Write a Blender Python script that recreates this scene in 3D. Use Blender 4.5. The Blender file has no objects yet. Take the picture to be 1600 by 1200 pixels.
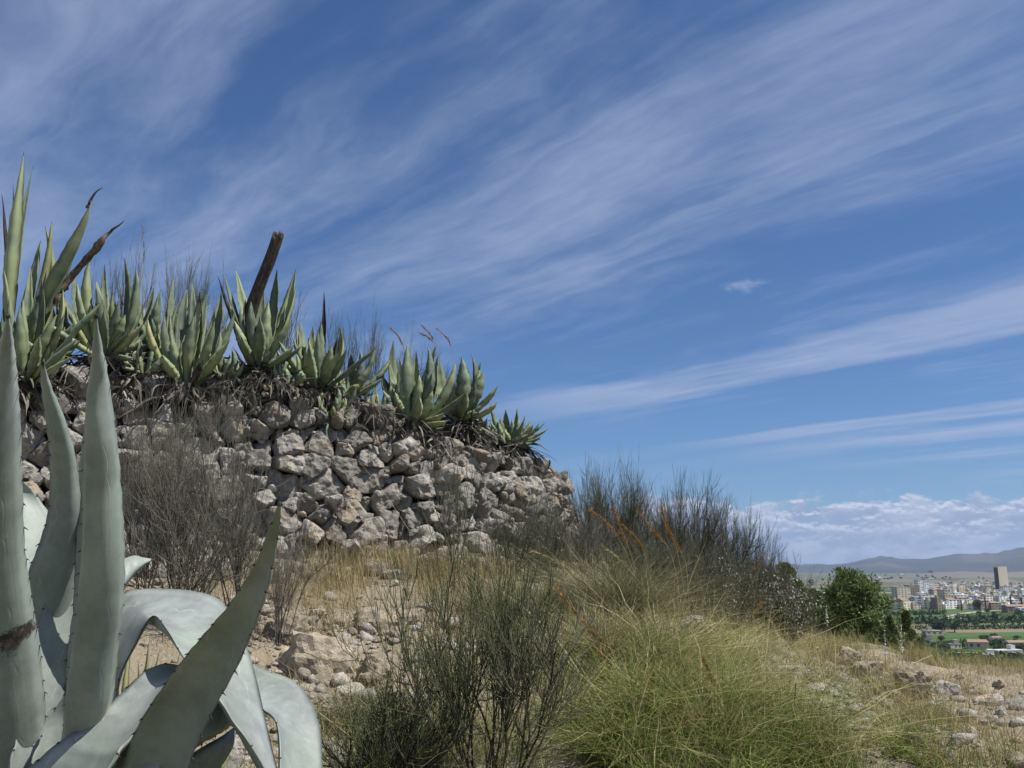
import bpy, bmesh, math, random
import numpy as np
from mathutils import Vector

R = np.random.default_rng(11)
random.seed(5)
SC = bpy.context.scene
COL = SC.collection
rad = math.radians

# ------------------------------------------------------------------ camera
PITCH = rad(11.75)
FPX = 1386.0
cam_d = bpy.data.cameras.new('camera')
cam = bpy.data.objects.new('camera', cam_d)
COL.objects.link(cam)
cam.location = (0, 0, 0)
cam.rotation_euler = (math.pi / 2 + PITCH, 0, 0)
cam_d.sensor_width = 36
cam_d.lens = 36 * FPX / 1600
cam_d.clip_start = 0.05
cam_d.clip_end = 90000
SC.camera = cam

# ------------------------------------------------------------------ light
SUN_EL, SUN_AZ = rad(60), rad(108)          # azimuth clockwise from +Y (the view direction)
SKY_STRENGTH = 0.053
SUN_STRENGTH = 5.0
sd = bpy.data.lights.new('sun', 'SUN')
sun = bpy.data.objects.new('sun', sd)
COL.objects.link(sun)
sdir = Vector((math.cos(SUN_EL) * math.sin(SUN_AZ), math.cos(SUN_EL) * math.cos(SUN_AZ), math.sin(SUN_EL)))
sun.rotation_euler = sdir.to_track_quat('Z', 'Y').to_euler()
sun.location = (5, -5, 20)
sd.energy = SUN_STRENGTH
sd.angle = rad(0.5)
sd.color = (1.0, 0.955, 0.88)
SC.view_settings.view_transform = 'Standard'
SC.view_settings.look = 'None'
SC.view_settings.exposure = 0.37
SC.view_settings.gamma = 1.0
SC.view_settings.use_curve_mapping = False
SC.cycles.max_bounces = 6
SC.cycles.diffuse_bounces = 3
SC.cycles.glossy_bounces = 2
SC.cycles.transmission_bounces = 3
SC.cycles.volume_bounces = 0
SC.cycles.transparent_max_bounces = 6
SC.cycles.use_denoising = True


class NT:
    """small node-tree writer"""
    def __init__(s, tree):
        s.t = tree
        s.t.nodes.clear()

    def n(s, typ, _ins=None, **kw):
        nd = s.t.nodes.new(typ)
        for k, v in kw.items():
            setattr(nd, k, v)
        for k, v in (_ins or {}).items():
            s.set(nd, k, v)
        return nd

    def set(s, nd, k, v):
        inp = nd.inputs[k]
        if isinstance(v, bpy.types.NodeSocket):
            s.t.links.new(v, inp)
        elif isinstance(v, bpy.types.Node):
            s.t.links.new(v.outputs[0], inp)
        else:
            inp.default_value = v

    def m(s, op, a, b=0.0, c=0.0, clamp=False):
        nd = s.t.nodes.new('ShaderNodeMath')
        nd.operation = op
        nd.use_clamp = clamp
        s.set(nd, 0, a)
        s.set(nd, 1, b)
        if op in ('MULTIPLY_ADD', 'SMOOTH_MIN', 'COMPARE'):
            s.set(nd, 2, c)
        return nd.outputs[0]

    def mr(s, v, a, b, c=0.0, d=1.0, smooth=True):
        nd = s.t.nodes.new('ShaderNodeMapRange')
        nd.interpolation_type = 'SMOOTHSTEP' if smooth else 'LINEAR'
        for i, x in enumerate((v, a, b, c, d)):
            s.set(nd, i, x)
        return nd.outputs[0]

    def ramp(s, fac, stops, interp='LINEAR'):
        nd = s.t.nodes.new('ShaderNodeValToRGB')
        nd.color_ramp.interpolation = interp
        el = nd.color_ramp.elements
        while len(el) < len(stops):
            el.new(0.5)
        for e, (p, c) in zip(el, stops):
            e.position = p
            e.color = (*c, 1) if hasattr(c, '__len__') else (c, c, c, 1)
        s.set(nd, 0, fac)
        return nd.outputs[0]

    def mix(s, f, a, b, blend='MIX'):
        nd = s.t.nodes.new('ShaderNodeMix')
        nd.data_type = 'RGBA'
        nd.blend_type = blend
        for i, v in ((0, f), (6, a), (7, b)):
            if isinstance(v, tuple) and len(v) == 3:
                v = (*v, 1)
            s.set(nd, i, v)
        return nd.outputs[2]

    def noise(s, vec, scale, detail=4, rough=0.55, dist=0.0, dims='3D'):
        nd = s.n('ShaderNodeTexNoise', noise_dimensions=dims)
        if vec is not None:
            s.set(nd, 'Vector', vec)
        s.set(nd, 'Scale', scale)
        s.set(nd, 'Detail', detail)
        s.set(nd, 'Roughness', rough)
        s.set(nd, 'Distortion', dist)
        return nd.outputs[0]

    def xyz(s, x, y, z=0.0):
        nd = s.n('ShaderNodeCombineXYZ')
        for i, v in enumerate((x, y, z)):
            s.set(nd, i, v)
        return nd.outputs[0]


# ------------------------------------------------------------------ sky with cirrus and low cumulus
world = bpy.data.worlds.new('World')
SC.world = world
world.use_nodes = True
w = NT(world.node_tree)
sky = w.n('ShaderNodeTexSky', sky_type='NISHITA')
sky.sun_disc = False
sky.sun_elevation = SUN_EL
sky.sun_rotation = SUN_AZ
sky.altitude = 0
sky.air_density = 0.95
sky.dust_density = 0.35
sky.ozone_density = 2.2
tc = w.n('ShaderNodeTexCoord')
sep = w.n('ShaderNodeSeparateXYZ', {0: tc.outputs['Generated']})
dx, dy, dz = sep.outputs
zc = w.m('MAXIMUM', dz, 0.03)
qx, qy = w.m('DIVIDE', dx, zc), w.m('DIVIDE', dy, zc)
CA = rad(-39)
u = w.m('ADD', w.m('MULTIPLY', qx, math.sin(CA)), w.m('MULTIPLY', qy, math.cos(CA)))
v = w.m('SUBTRACT', w.m('MULTIPLY', qx, math.cos(CA)), w.m('MULTIPLY', qy, math.sin(CA)))
warp = w.noise(w.xyz(w.m('MULTIPLY', u, 0.35), w.m('MULTIPLY', v, 0.5)), 1.0, 2, 0.5)
v2 = w.m('ADD', v, w.m('MULTIPLY', w.m('SUBTRACT', warp, 0.5), 0.75))
warpf = w.noise(w.xyz(w.m('MULTIPLY', u, 1.1), w.m('MULTIPLY', v, 2.2)), 1.0, 3, 0.6)
v3 = w.m('ADD', v2, w.m('MULTIPLY', w.m('SUBTRACT', warpf, 0.5), 0.28))
# broad bands across the wind direction (position = v / 10)
band = w.ramp(w.m('DIVIDE', v3, 10.0), [
    (0.0, 0.84), (0.042, 0.74), (0.060, 0.28), (0.088, 0.62), (0.12, 0.44), (0.15, 0.66), (0.185, 0.46), (0.22, 0.60), (0.255, 0.20),
    (0.28, 0.14), (0.30, 0.16), (0.328, 0.42), (0.345, 0.95), (0.392, 0.92), (0.418, 0.24), (0.50, 0.14),
    (0.555, 0.16), (0.572, 1.0), (0.607, 0.95), (0.63, 0.22), (0.67, 1.0), (0.705, 0.9), (0.74, 0.2), (0.82, 0.7), (0.9, 0.25), (1.0, 0.5)])
fib = w.noise(w.xyz(w.m('MULTIPLY', u, 0.55), w.m('MULTIPLY', v3, 4.2)), 1.0, 7, 0.60)
patch = w.noise(w.xyz(w.m('MULTIPLY', u, 0.9), w.m('MULTIPLY', v2, 1.5), 3.3), 1.0, 5, 0.58, 0.3)
fine = w.noise(w.xyz(w.m('MULTIPLY', u, 5.0), w.m('MULTIPLY', v3, 13.0), 1.7), 1.0, 5, 0.7)
tex = w.m('ADD', w.m('MULTIPLY', fib, 0.55), w.m('MULTIPLY', patch, 0.62))
tex = w.m('ADD', tex, w.m('MULTIPLY', w.m('SUBTRACT', fine, 0.5), 0.15))
cir = w.m('ADD', band, w.m('MULTIPLY', w.m('SUBTRACT', tex, 0.585), 2.25))
cir = w.mr(cir, 0.12, 1.25, 0.0, 0.70)
# thinner sheet between the cloud bands on the left, streaks end to the left
bo = w.mr(w.m('ADD', u, w.m('MULTIPLY', fib, 1.2)), 5.9, 3.9)
bo = w.m('MAXIMUM', bo, w.mr(v, 2.9, 2.2))
cir = w.m('MULTIPLY', cir, w.m('ADD', w.m('MULTIPLY', bo, 0.85), 0.15))
cir = w.m('MULTIPLY', cir, w.mr(dz, 0.03, 0.085))
# two lone puffs
def puff(px, py, wx, wy, amt, seed):
    a = np.array([(px - 800) / FPX, math.cos(PITCH) - (600 - py) / FPX * math.sin(PITCH), math.sin(PITCH) + (600 - py) / FPX * math.cos(PITCH)])
    a = a / np.linalg.norm(a)
    az = math.atan2(a[0], a[1])
    da = w.m('DIVIDE', w.m('SUBTRACT', w.m('ARCTAN2', dx, dy), az), wx)
    de = w.m('DIVIDE', w.m('SUBTRACT', dz, float(a[2])), wy)
    r2 = w.m('ADD', w.m('MULTIPLY', da, da), w.m('MULTIPLY', de, de))
    nz = w.noise(w.xyz(w.m('ADD', w.m('MULTIPLY', dx, 30.0), seed), w.m('MULTIPLY', dz, 46.0), w.m('MULTIPLY', dy, 30.0)), 1.0, 5, 0.62)
    return w.m('MULTIPLY', w.mr(w.m('ADD', w.m('MULTIPLY', nz, 3.4), w.m('MULTIPLY', r2, -1.0)), 1.25, 2.3), amt)
pf = w.m('MAXIMUM', puff(1172, 444, 0.043, 0.012, 0.62, 2.0), puff(425, 300, 0.05, 0.026, 0.30, 9.0))
pf = w.m('MAXIMUM', pf, puff(1245, 794, 0.05, 0.007, 0.35, 5.0))
cir = w.m('MAXIMUM', cir, pf)
cirrus_col = (6.1, 7.2, 9.8, 1)
blue = w.mix(1.0, sky.outputs[0], (0.72, 1.03, 1.42), 'MULTIPLY')
col1 = w.mix(cir, blue, cirrus_col)
# cumulus bank along the horizon
az = w.m('ARCTAN2', dx, dy)
wob = w.noise(w.xyz(w.m('MULTIPLY', az, 7.0), w.m('MULTIPLY', dz, 30.0)), 1.0, 3, 0.5)
ce = w.m('MULTIPLY', dz, 46.0)
def cum(off):
    e = w.m('ADD', ce, off)
    return w.noise(w.xyz(w.m('ADD', w.m('MULTIPLY', az, 19.0), w.m('MULTIPLY', wob, 0.8)), e, 4.1), 1.0, 9, 0.66)
c0, c1 = cum(0.0), cum(0.17)
top = w.m('ADD', 0.079, w.m('MULTIPLY', w.m('SUBTRACT', w.noise(w.xyz(w.m('MULTIPLY', az, 9.0), 0.0), 1.0, 4, 0.6), 0.5), 0.075))
hmask = w.mr(w.m('SUBTRACT', dz, top), 0.004, -0.014)
hmask2 = w.mr(w.m('SUBTRACT', dz, top), 0.012, -0.030)
cm = w.mr(w.m('ADD', c0, w.m('MULTIPLY', hmask2, 0.30)), 0.60, 0.73)
cm = w.m('MULTIPLY', w.m('MULTIPLY', cm, hmask), w.mr(dz, -0.02, 0.0))
lit = w.mr(w.m('SUBTRACT', c0, c1), -0.005, 0.10)
lit = w.m('MULTIPLY', lit, w.mr(dz, 0.010, 0.055))
lit = w.m('ADD', lit, w.m('MULTIPLY', w.mr(w.m('SUBTRACT', dz, top), -0.020, -0.004), 0.25))
shade = w.mix(w.mr(c0, 0.40, 0.62), (4.4, 5.4, 8.0), (7.2, 7.9, 10.0))
ccol = w.mix(lit, shade, (10.8, 11.3, 12.8))
col2 = w.mix(w.m('MULTIPLY', cm, 0.88), col1, ccol)
bg = w.n('ShaderNodeBackground', {'Color': col2, 'Strength': SKY_STRENGTH})
w.n('ShaderNodeOutputWorld', {'Surface': bg})


# ------------------------------------------------------------------ helpers
def P(px, py, Y):
    """pixel of the 1600x1200 photograph and forward distance -> world point"""
    a, b = (px - 800) / FPX, (600 - py) / FPX
    d = np.array([a, math.cos(PITCH) - b * math.sin(PITCH), math.sin(PITCH) + b * math.cos(PITCH)])
    return d * (Y / d[1])


def pix(x, y, z):
    f = y * math.cos(PITCH) + z * math.sin(PITCH)
    up = -y * math.sin(PITCH) + z * math.cos(PITCH)
    return 800 + FPX * x / f, 600 - FPX * up / f


def _h(ix, iy, iz):
    n = (ix * 374761393 + iy * 668265263 + iz * 2147483647 + 974634777) & 0xffffffff
    n = ((n ^ (n >> 13)) * 1274126177) & 0xffffffff
    n = ((n ^ (n >> 15)) * 2246822519) & 0xffffffff
    return ((n ^ (n >> 16)) & 0xffff) / 32767.5 - 1


def vn(x, y, z=0.0):
    x, y, z = np.broadcast_arrays(np.asarray(x, float), np.asarray(y, float), np.asarray(z, float))
    ix, iy, iz = np.floor(x).astype(np.int64), np.floor(y).astype(np.int64), np.floor(z).astype(np.int64)
    fx, fy, fz = x - ix, y - iy, z - iz
    fx, fy, fz = fx * fx * (3 - 2 * fx), fy * fy * (3 - 2 * fy), fz * fz * (3 - 2 * fz)
    o = 0
    for a in (0, 1):
        for b in (0, 1):
            for c in (0, 1):
                o = o + _h(ix + a, iy + b, iz + c) * (fx if a else 1 - fx) * (fy if b else 1 - fy) * (fz if c else 1 - fz)
    return o


def fbm(x, y, z=0.0, o=4, g=0.5):
    s, a, f = 0, 1, 1
    for i in range(o):
        s = s + a * vn(np.asarray(x) * f + 17.3 * i, np.asarray(y) * f - 9.1 * i, np.asarray(z) * f + 3.7 * i)
        a *= g
        f *= 2.03
    return s


def nrm(a):
    return a / np.maximum(np.linalg.norm(a, axis=-1, keepdims=True), 1e-9)


def mesh(name, V, F, mat, attrs=None, smooth=True):
    V = np.ascontiguousarray(np.asarray(V, np.float32).reshape(-1, 3))
    F = np.ascontiguousarray(np.asarray(F, np.int32))
    k = F.shape[1]
    me = bpy.data.meshes.new(name)
    me.vertices.add(len(V))
    me.vertices.foreach_set('co', V.ravel())
    me.loops.add(F.size)
    me.loops.foreach_set('vertex_index', F.ravel())
    me.polygons.add(len(F))
    me.polygons.foreach_set('loop_start', np.arange(0, F.size, k, dtype=np.int32))
    me.polygons.foreach_set('use_smooth', np.full(len(F), smooth))
    for m_ in (mat if isinstance(mat, (list, tuple)) else [mat]):
        me.materials.append(m_)
    for an, av in (attrs or {}).items():
        at = me.attributes.new(an, 'FLOAT', 'POINT')
        at.data.foreach_set('value', np.ascontiguousarray(np.asarray(av, np.float32).ravel()))
    me.update(calc_edges=True)
    me.validate()
    return me


def link(name, data, parent=None, loc=None, label=None, cat=None, group=None, kind=None):
    o = bpy.data.objects.new(name, data)
    COL.objects.link(o)
    if parent is not None:
        o.parent = parent
    if loc is not None:
        o.location = loc
    for k, v_ in (('label', label), ('category', cat), ('group', group), ('kind', kind)):
        if v_:
            o[k] = v_
    return o


def thing(name, label, cat, loc=(0, 0, 0), group=None, rz=0.0):
    o = link(name, None, None, loc, label, cat, group)
    o.rotation_euler.z = rz
    o.empty_display_size = 0.1
    return o


def ribbons(Pt, W, side, attrs_t=None):
    """Pt (K,n,3), W (K,n) half widths, side (K,3) or (K,n,3) -> V, F"""
    K, n, _ = Pt.shape
    if side.ndim == 2:
        side = side[:, None, :]
    a = Pt - side * W[..., None]
    b = Pt + side * W[..., None]
    V = np.stack([a, b], 2).reshape(-1, 3)
    k = np.arange(K)[:, None] * (2 * n) + np.arange(n - 1)[None] * 2
    F = np.stack([k, k + 1, k + 3, k + 2], -1).reshape(-1, 4)
    return V, F


def tubes(Pt, W, sides=3):
    K, n, _ = Pt.shape
    T = nrm(np.gradient(Pt, axis=1))
    ref = np.where(np.abs(T[..., 2:3]) > 0.95, np.array([1.0, 0, 0]), np.array([0, 0, 1.0]))
    A = nrm(np.cross(T, ref))
    B = np.cross(T, A)
    an = np.arange(sides) * 2 * math.pi / sides
    V = Pt[:, :, None] + W[..., None, None] * (A[:, :, None] * np.cos(an)[:, None] + B[:, :, None] * np.sin(an)[:, None])
    base = np.arange(K)[:, None, None] * (n * sides) + np.arange(n - 1)[None, :, None] * sides
    i = np.arange(sides)[None, None]
    j = (i + 1) % sides
    F = np.stack([base + i, base + j, base + sides + j, base + sides + i], -1).reshape(-1, 4)
    return V.reshape(-1, 3), F


def join(parts):
    """parts: list of (V, F, attrs) with the same face size"""
    Vs, Fs, A, off = [], [], {}, 0
    for V_, F_, at in parts:
        Vs.append(V_)
        Fs.append(F_ + off)
        off += len(V_)
        for k_, v_ in at.items():
            A.setdefault(k_, []).append(np.broadcast_to(v_, (len(V_),)) if np.ndim(v_) == 0 else v_)
    return np.concatenate(Vs), np.concatenate(Fs), {k_: np.concatenate(v_) for k_, v_ in A.items()}


def catmull(C, n):
    C = np.asarray(C, float)
    k = len(C)
    t = np.linspace(0, k - 1, n)
    i = np.minimum(t.astype(int), k - 2)
    f = (t - i)[:, None]
    p0, p1, p2, p3 = C[np.maximum(i - 1, 0)], C[i], C[i + 1], C[np.minimum(i + 2, k - 1)]
    return 0.5 * (2 * p1 + (p2 - p0) * f + (2 * p0 - 5 * p1 + 4 * p2 - p3) * f ** 2 + (3 * p1 - p0 - 3 * p2 + p3) * f ** 3)


# ------------------------------------------------------------------ materials
def material(name):
    m_ = bpy.data.materials.new(name)
    m_.use_nodes = True
    return m_, NT(m_.node_tree)


def out_principled(t, colr, rough=0.85, bump=None, bstr=0.5, bdist=0.02, spec=0.3, trans=None, tcol=None):
    ins = {'Base Color': colr, 'Roughness': rough, 'Specular IOR Level': spec}
    if bump is not None:
        bp = t.n('ShaderNodeBump', {'Height': bump, 'Strength': bstr, 'Distance': bdist})
        ins['Normal'] = bp
    pr = t.n('ShaderNodeBsdfPrincipled', ins)
    sh = pr
    if trans:
        tr = t.n('ShaderNodeBsdfTranslucent', {'Color': tcol if tcol is not None else colr})
        sh = t.n('ShaderNodeMixShader', {0: trans, 1: pr, 2: tr})
    t.n('ShaderNodeOutputMaterial', {'Surface': sh})


def attr(t, name):
    return t.n('ShaderNodeAttribute', attribute_name=name).outputs['Fac']


def blade_mat(name, stops, tip=None, trans=0.25, rough=0.7):
    """stops: colours over the per-blade tint; tip: colour mixed in towards the tip"""
    m_, t = material(name)
    c = t.ramp(attr(t, 'tint'), stops)
    if tip is not None:
        c = t.mix(t.mr(attr(t, 't'), tip[1], tip[2]), c, tip[0])
    out_principled(t, c, rough, spec=0.25, trans=trans)
    return m_


M = {}
# dusty soil of the slope
m_, t = material('dusty_soil')
co = t.n('ShaderNodeTexCoord').outputs['Object']
n1 = t.noise(co, 0.9, 6, 0.6)
n2 = t.noise(co, 9, 6, 0.65)
vor = t.n('ShaderNodeTexVoronoi', {'Vector': co, 'Scale': 38.0}, feature='F1')
c = t.ramp(n1, [(0.3, (0.15, 0.125, 0.085)), (0.55, (0.25, 0.215, 0.155)), (0.75, (0.34, 0.305, 0.235))])
c = t.mix(t.mr(n2, 0.42, 0.68), c, (0.23, 0.185, 0.13))
c = t.mix(t.mr(vor.outputs['Distance'], 0.0, 0.32, 0.5, 0.0), c, (0.47, 0.43, 0.37))
bmp = t.m('ADD', t.m('MULTIPLY', n2, 1.0), t.m('MULTIPLY', vor.outputs['Distance'], -0.5))
out_principled(t, c, 0.95, bmp, 0.9, 0.03, spec=0.1)
M['soil'] = m_

# limestone
def stone_mat(name, a, b, ochre, dark, sc=1.0):
    m_, t = material(name)
    tcn = t.n('ShaderNodeTexCoord').outputs['Object']
    oi = t.n('ShaderNodeObjectInfo').outputs['Random']
    at_ = t.n('ShaderNodeAttribute', attribute_name='tint').outputs['Fac']
    rnd = t.m('FRACT', t.m('ADD', oi, t.m('MULTIPLY', at_, 7.0)))
    co = t.n('ShaderNodeVectorMath', {0: tcn, 1: t.xyz(t.m('MULTIPLY', rnd, 31.0), t.m('MULTIPLY', rnd, 17.0), 0.0)}, operation='ADD').outputs[0]
    big = t.noise(co, 5.0 * sc, 5, 0.6)
    med = t.noise(co, 22.0 * sc, 7, 0.68)
    fin = t.noise(co, 90.0 * sc, 4, 0.7)
    c = t.mix(t.mr(med, 0.33, 0.66), a, b)
    c = t.mix(t.m('MULTIPLY', t.mr(t.m('ADD', big, t.m('MULTIPLY', rnd, 0.26)), 0.70, 0.86), 0.65), c, ochre)
    c = t.mix(t.mr(fin, 0.60, 0.72, 0.0, 0.55), c, (0.52, 0.50, 0.46))
    c = t.mix(t.mr(big, 0.42, 0.30, 0.0, 0.75), c, dark)
    val = t.mr(t.m('FRACT', t.m('MULTIPLY', rnd, 5.7)), 0.0, 1.0, 0.60, 1.18, False)
    c = t.mix(1.0, c, t.xyz(val, val, val), 'MULTIPLY')
    vor = t.n('ShaderNodeTexVoronoi', {'Vector': co, 'Scale': 16.0 * sc}, feature='DISTANCE_TO_EDGE').outputs[0]
    b_ = t.m('ADD', med, t.m('MULTIPLY', fin, 0.35))
    b_ = t.m('ADD', b_, t.m('MULTIPLY', t.mr(vor, 0.0, 0.05), 0.12))
    out_principled(t, c, 0.93, b_, 0.9, 0.022, spec=0.12)
    return m_
M['stone'] = stone_mat('weathered_limestone', (0.225, 0.208, 0.180), (0.385, 0.360, 0.318), (0.38, 0.30, 0.205), (0.11, 0.10, 0.09))
M['pale_stone'] = stone_mat('pale_broken_limestone', (0.30, 0.275, 0.235), (0.43, 0.40, 0.35), (0.44, 0.33, 0.21), (0.22, 0.19, 0.155), 1.3)
M['bank'] = stone_mat('crumbling_bank_rock', (0.27, 0.225, 0.165), (0.42, 0.36, 0.275), (0.43, 0.33, 0.20), (0.14, 0.12, 0.10), 1.2)

# agave on the wall
def agave_mat(name, c0, c1, c2, tipc, tr, pale_edge=True, rough=0.55, blotch=None, scar=None):
    m_, t = material(name)
    co = t.n('ShaderNodeTexCoord').outputs['Object']
    oi = t.n('ShaderNodeObjectInfo').outputs['Random']
    tt, cr = attr(t, 't'), attr(t, 'across')
    nz = t.noise(co, 14, 5, 0.6)
    big = t.noise(t.n('ShaderNodeVectorMath', {0: co, 1: t.xyz(t.m('MULTIPLY', oi, 50.0), 0.0, 0.0)}, operation='ADD').outputs[0], 3.2, 3, 0.5)
    c = t.mix(t.mr(nz, 0.35, 0.65), c0, c1)
    c = t.mix(t.m('MULTIPLY', t.mr(t.m('ADD', big, t.m('MULTIPLY', oi, 0.3)), 0.50, 0.82), 0.8), c, c2)
    vv = t.mr(t.m('FRACT', t.m('MULTIPLY', oi, 13.7)), 0.0, 1.0, 0.72, 1.25, False) if not blotch else 1.0
    if not blotch:
        c = t.mix(1.0, c, t.xyz(vv, vv, vv), 'MULTIPLY')
    if blotch:
        bn = t.noise(co, 46, 4, 0.65)
        c = t.mix(t.mr(bn, 0.685, 0.74, 0.0, 0.65), c, blotch)
        streak = t.noise(t.xyz(t.m('MULTIPLY', cr, 9.0), t.m('MULTIPLY', tt, 3.0), oi), 1.0, 4, 0.6)
        c = t.mix(t.mr(streak, 0.5, 0.8, 0.0, 0.30), c, c2)
        dust = t.noise(co, 7.5, 6, 0.7)
        dv = t.mr(dust, 0.3, 0.7, 0.78, 1.16)
        c = t.mix(1.0, c, t.xyz(dv, dv, dv), 'MULTIPLY')
        arc = t.m('ADD', 0.56, t.m('MULTIPLY', t.m('ABSOLUTE', t.m('SINE', t.m('MULTIPLY', tt, 52.0))), 0.15))
        ln_ = t.mr(t.m('ABSOLUTE', t.m('SUBTRACT', t.m('ABSOLUTE', t.m('ADD', cr, 0.12)), arc)), 0.045, 0.0)
        msk = t.mr(t.noise(t.xyz(cr, t.m('MULTIPLY', tt, 9.0), oi), 1.6, 2, 0.5), 0.48, 0.60)
        imprint = t.m('MULTIPLY', ln_, msk)
        c = t.mix(t.m('MULTIPLY', imprint, 0.38), c, (0.42, 0.45, 0.42))
    if pale_edge:
        c = t.mix(t.mr(t.m('ABSOLUTE', cr), 0.86, 0.98, 0.0, 0.6), c, (0.30, 0.30, 0.17))
    if scar:
        sn = t.noise(co, 22, 6, 0.75)
        dd = t.m('ADD', t.m('MULTIPLY', t.m('ABSOLUTE', t.m('SUBTRACT', tt, scar)), 26.0), t.m('MULTIPLY', t.m('ABSOLUTE', t.m('SUBTRACT', cr, 0.6)), 1.7))
        c = t.mix(t.mr(t.m('ADD', dd, t.m('MULTIPLY', t.m('SUBTRACT', sn, 0.5), 3.0)), 1.0, 0.55), c, t.mix(t.mr(sn, 0.4, 0.6), (0.035, 0.028, 0.022), (0.13, 0.105, 0.08)))
    c = t.mix(t.mr(tt, 0.955, 0.985), c, tipc)
    bumpn = t.noise(t.xyz(t.m('MULTIPLY', cr, 16.0), t.m('MULTIPLY', tt, 5.0), oi), 1.0, 5, 0.65)
    bsum = t.m('ADD', t.m('MULTIPLY', bumpn, 1.0), t.m('MULTIPLY', nz, 0.6))
    if blotch:
        bsum = t.m('ADD', bsum, t.m('MULTIPLY', imprint, 1.2))
    out_principled(t, c, rough, bsum, 0.14, 0.006, spec=0.35, trans=tr, tcol=t.mix(0.5, c, (0.22, 0.30, 0.08)))
    return m_
M['agave'] = agave_mat('grey_green_agave_leaf', (0.105, 0.145, 0.098), (0.170, 0.218, 0.150), (0.29, 0.33, 0.165), (0.03, 0.02, 0.015), 0.14)
M['agave_yellow'] = agave_mat('yellow_green_agave_leaf', (0.24, 0.30, 0.13), (0.32, 0.36, 0.16), (0.38, 0.36, 0.17), (0.05, 0.03, 0.02), 0.2)
M['glaucous'] = agave_mat('glaucous_agave_leaf', (0.200, 0.222, 0.212), (0.262, 0.284, 0.270), (0.245, 0.290, 0.235), (0.03, 0.025, 0.02), 0.0, pale_edge=False, rough=0.5, blotch=(0.11, 0.11, 0.09))
M['glaucous_scar'] = agave_mat('glaucous_scarred_leaf', (0.200, 0.222, 0.212), (0.262, 0.284, 0.270), (0.245, 0.290, 0.235), (0.03, 0.025, 0.02), 0.0, pale_edge=False, rough=0.5, blotch=(0.11, 0.11, 0.09), scar=0.335)
m_, t = material('dead_agave_leaf')
co = t.n('ShaderNodeTexCoord').outputs['Object']
nz = t.noise(co, 25, 5, 0.6)
c = t.ramp(t.m('ADD', t.m('MULTIPLY', attr(t, 'tint'), 0.75), t.m('MULTIPLY', nz, 0.3)),
           [(0.1, (0.035, 0.030, 0.025)), (0.45, (0.09, 0.082, 0.068)), (0.72, (0.20, 0.18, 0.15)), (0.95, (0.40, 0.35, 0.26))])
out_principled(t, c, 0.8, nz, 0.5, 0.01, spec=0.2, trans=0.08)
M['dead'] = m_
m_, t = material('brown_dried_leaf')
co = t.n('ShaderNodeTexCoord').outputs['Object']
nz = t.noise(co, 18, 6, 0.7)
c = t.ramp(nz, [(0.3, (0.05, 0.035, 0.025)), (0.5, (0.14, 0.10, 0.07)), (0.72, (0.27, 0.21, 0.15))])
out_principled(t, c, 0.8, nz, 0.8, 0.015, spec=0.2)
M['brown'] = m_
m_, t = material('weathered_wood')
co = t.n('ShaderNodeTexCoord').outputs['Object']
sp = t.n('ShaderNodeSeparateXYZ', {0: co}).outputs
wv = t.noise(t.xyz(t.m('MULTIPLY', sp[0], 60.0), t.m('MULTIPLY', sp[1], 60.0), t.m('MULTIPLY', sp[2], 4.0)), 1.0, 6, 0.65)
c = t.ramp(wv, [(0.3, (0.02, 0.015, 0.012)), (0.52, (0.06, 0.048, 0.038)), (0.75, (0.15, 0.125, 0.10))])
out_principled(t, c, 0.85, wv, 1.0, 0.02, spec=0.2)
M['wood'] = m_
m_, t = material('spine_horn')
out_principled(t, (0.035, 0.028, 0.024, 1), 0.5)
M['spine'] = m_
M['broom'] = blade_mat('broom_twig', [(0.0, (0.060, 0.055, 0.044)), (0.5, (0.100, 0.100, 0.066)), (1.0, (0.165, 0.170, 0.095))], None, 0.0)
M['broom_dry'] = blade_mat('grey_broom_twig', [(0.0, (0.085, 0.076, 0.064)), (0.5, (0.135, 0.127, 0.096)), (1.0, (0.22, 0.205, 0.160))], None, 0.0)
M['broom_green'] = blade_mat('green_broom_twig', [(0.0, (0.050, 0.050, 0.032)), (0.5, (0.085, 0.098, 0.045)), (1.0, (0.17, 0.185, 0.08))], None, 0.0)
M['broom_dark'] = blade_mat('dark_broom_stem', [(0.0, (0.028, 0.024, 0.02)), (1.0, (0.075, 0.065, 0.05))], None, 0.0)
M['straw'] = blade_mat('straw_grass', [(0.0, (0.22, 0.155, 0.075)), (0.4, (0.36, 0.28, 0.14)), (0.7, (0.45, 0.385, 0.205)), (0.82, (0.36, 0.33, 0.13)), (1.0, (0.19, 0.22, 0.07))], None, 0.25)
M['green_grass'] = blade_mat('green_grass', [(0.0, (0.08, 0.12, 0.025)), (0.45, (0.15, 0.20, 0.045)), (0.8, (0.24, 0.27, 0.075)), (1.0, (0.42, 0.36, 0.19))], ((0.33, 0.28, 0.13), 0.75, 1.15), 0.25)
M['tussock'] = blade_mat('tussock_grass', [(0.0, (0.055, 0.088, 0.018)), (0.42, (0.14, 0.195, 0.038)), (0.70, (0.25, 0.28, 0.075)), (0.78, (0.38, 0.32, 0.15)), (1.0, (0.54, 0.46, 0.26))], ((0.34, 0.29, 0.15), 0.8, 1.2), 0.25)
M['tussock_grey'] = blade_mat('grey_green_tussock_grass', [(0.0, (0.070, 0.078, 0.030)), (0.5, (0.15, 0.16, 0.070)), (0.8, (0.24, 0.22, 0.12)), (1.0, (0.31, 0.27, 0.185))], None, 0.2)
M['plume'] = blade_mat('rust_seed_plume', [(0.0, (0.22, 0.105, 0.025)), (0.6, (0.36, 0.20, 0.055)), (1.0, (0.48, 0.34, 0.15))], None, 0.2)
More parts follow.
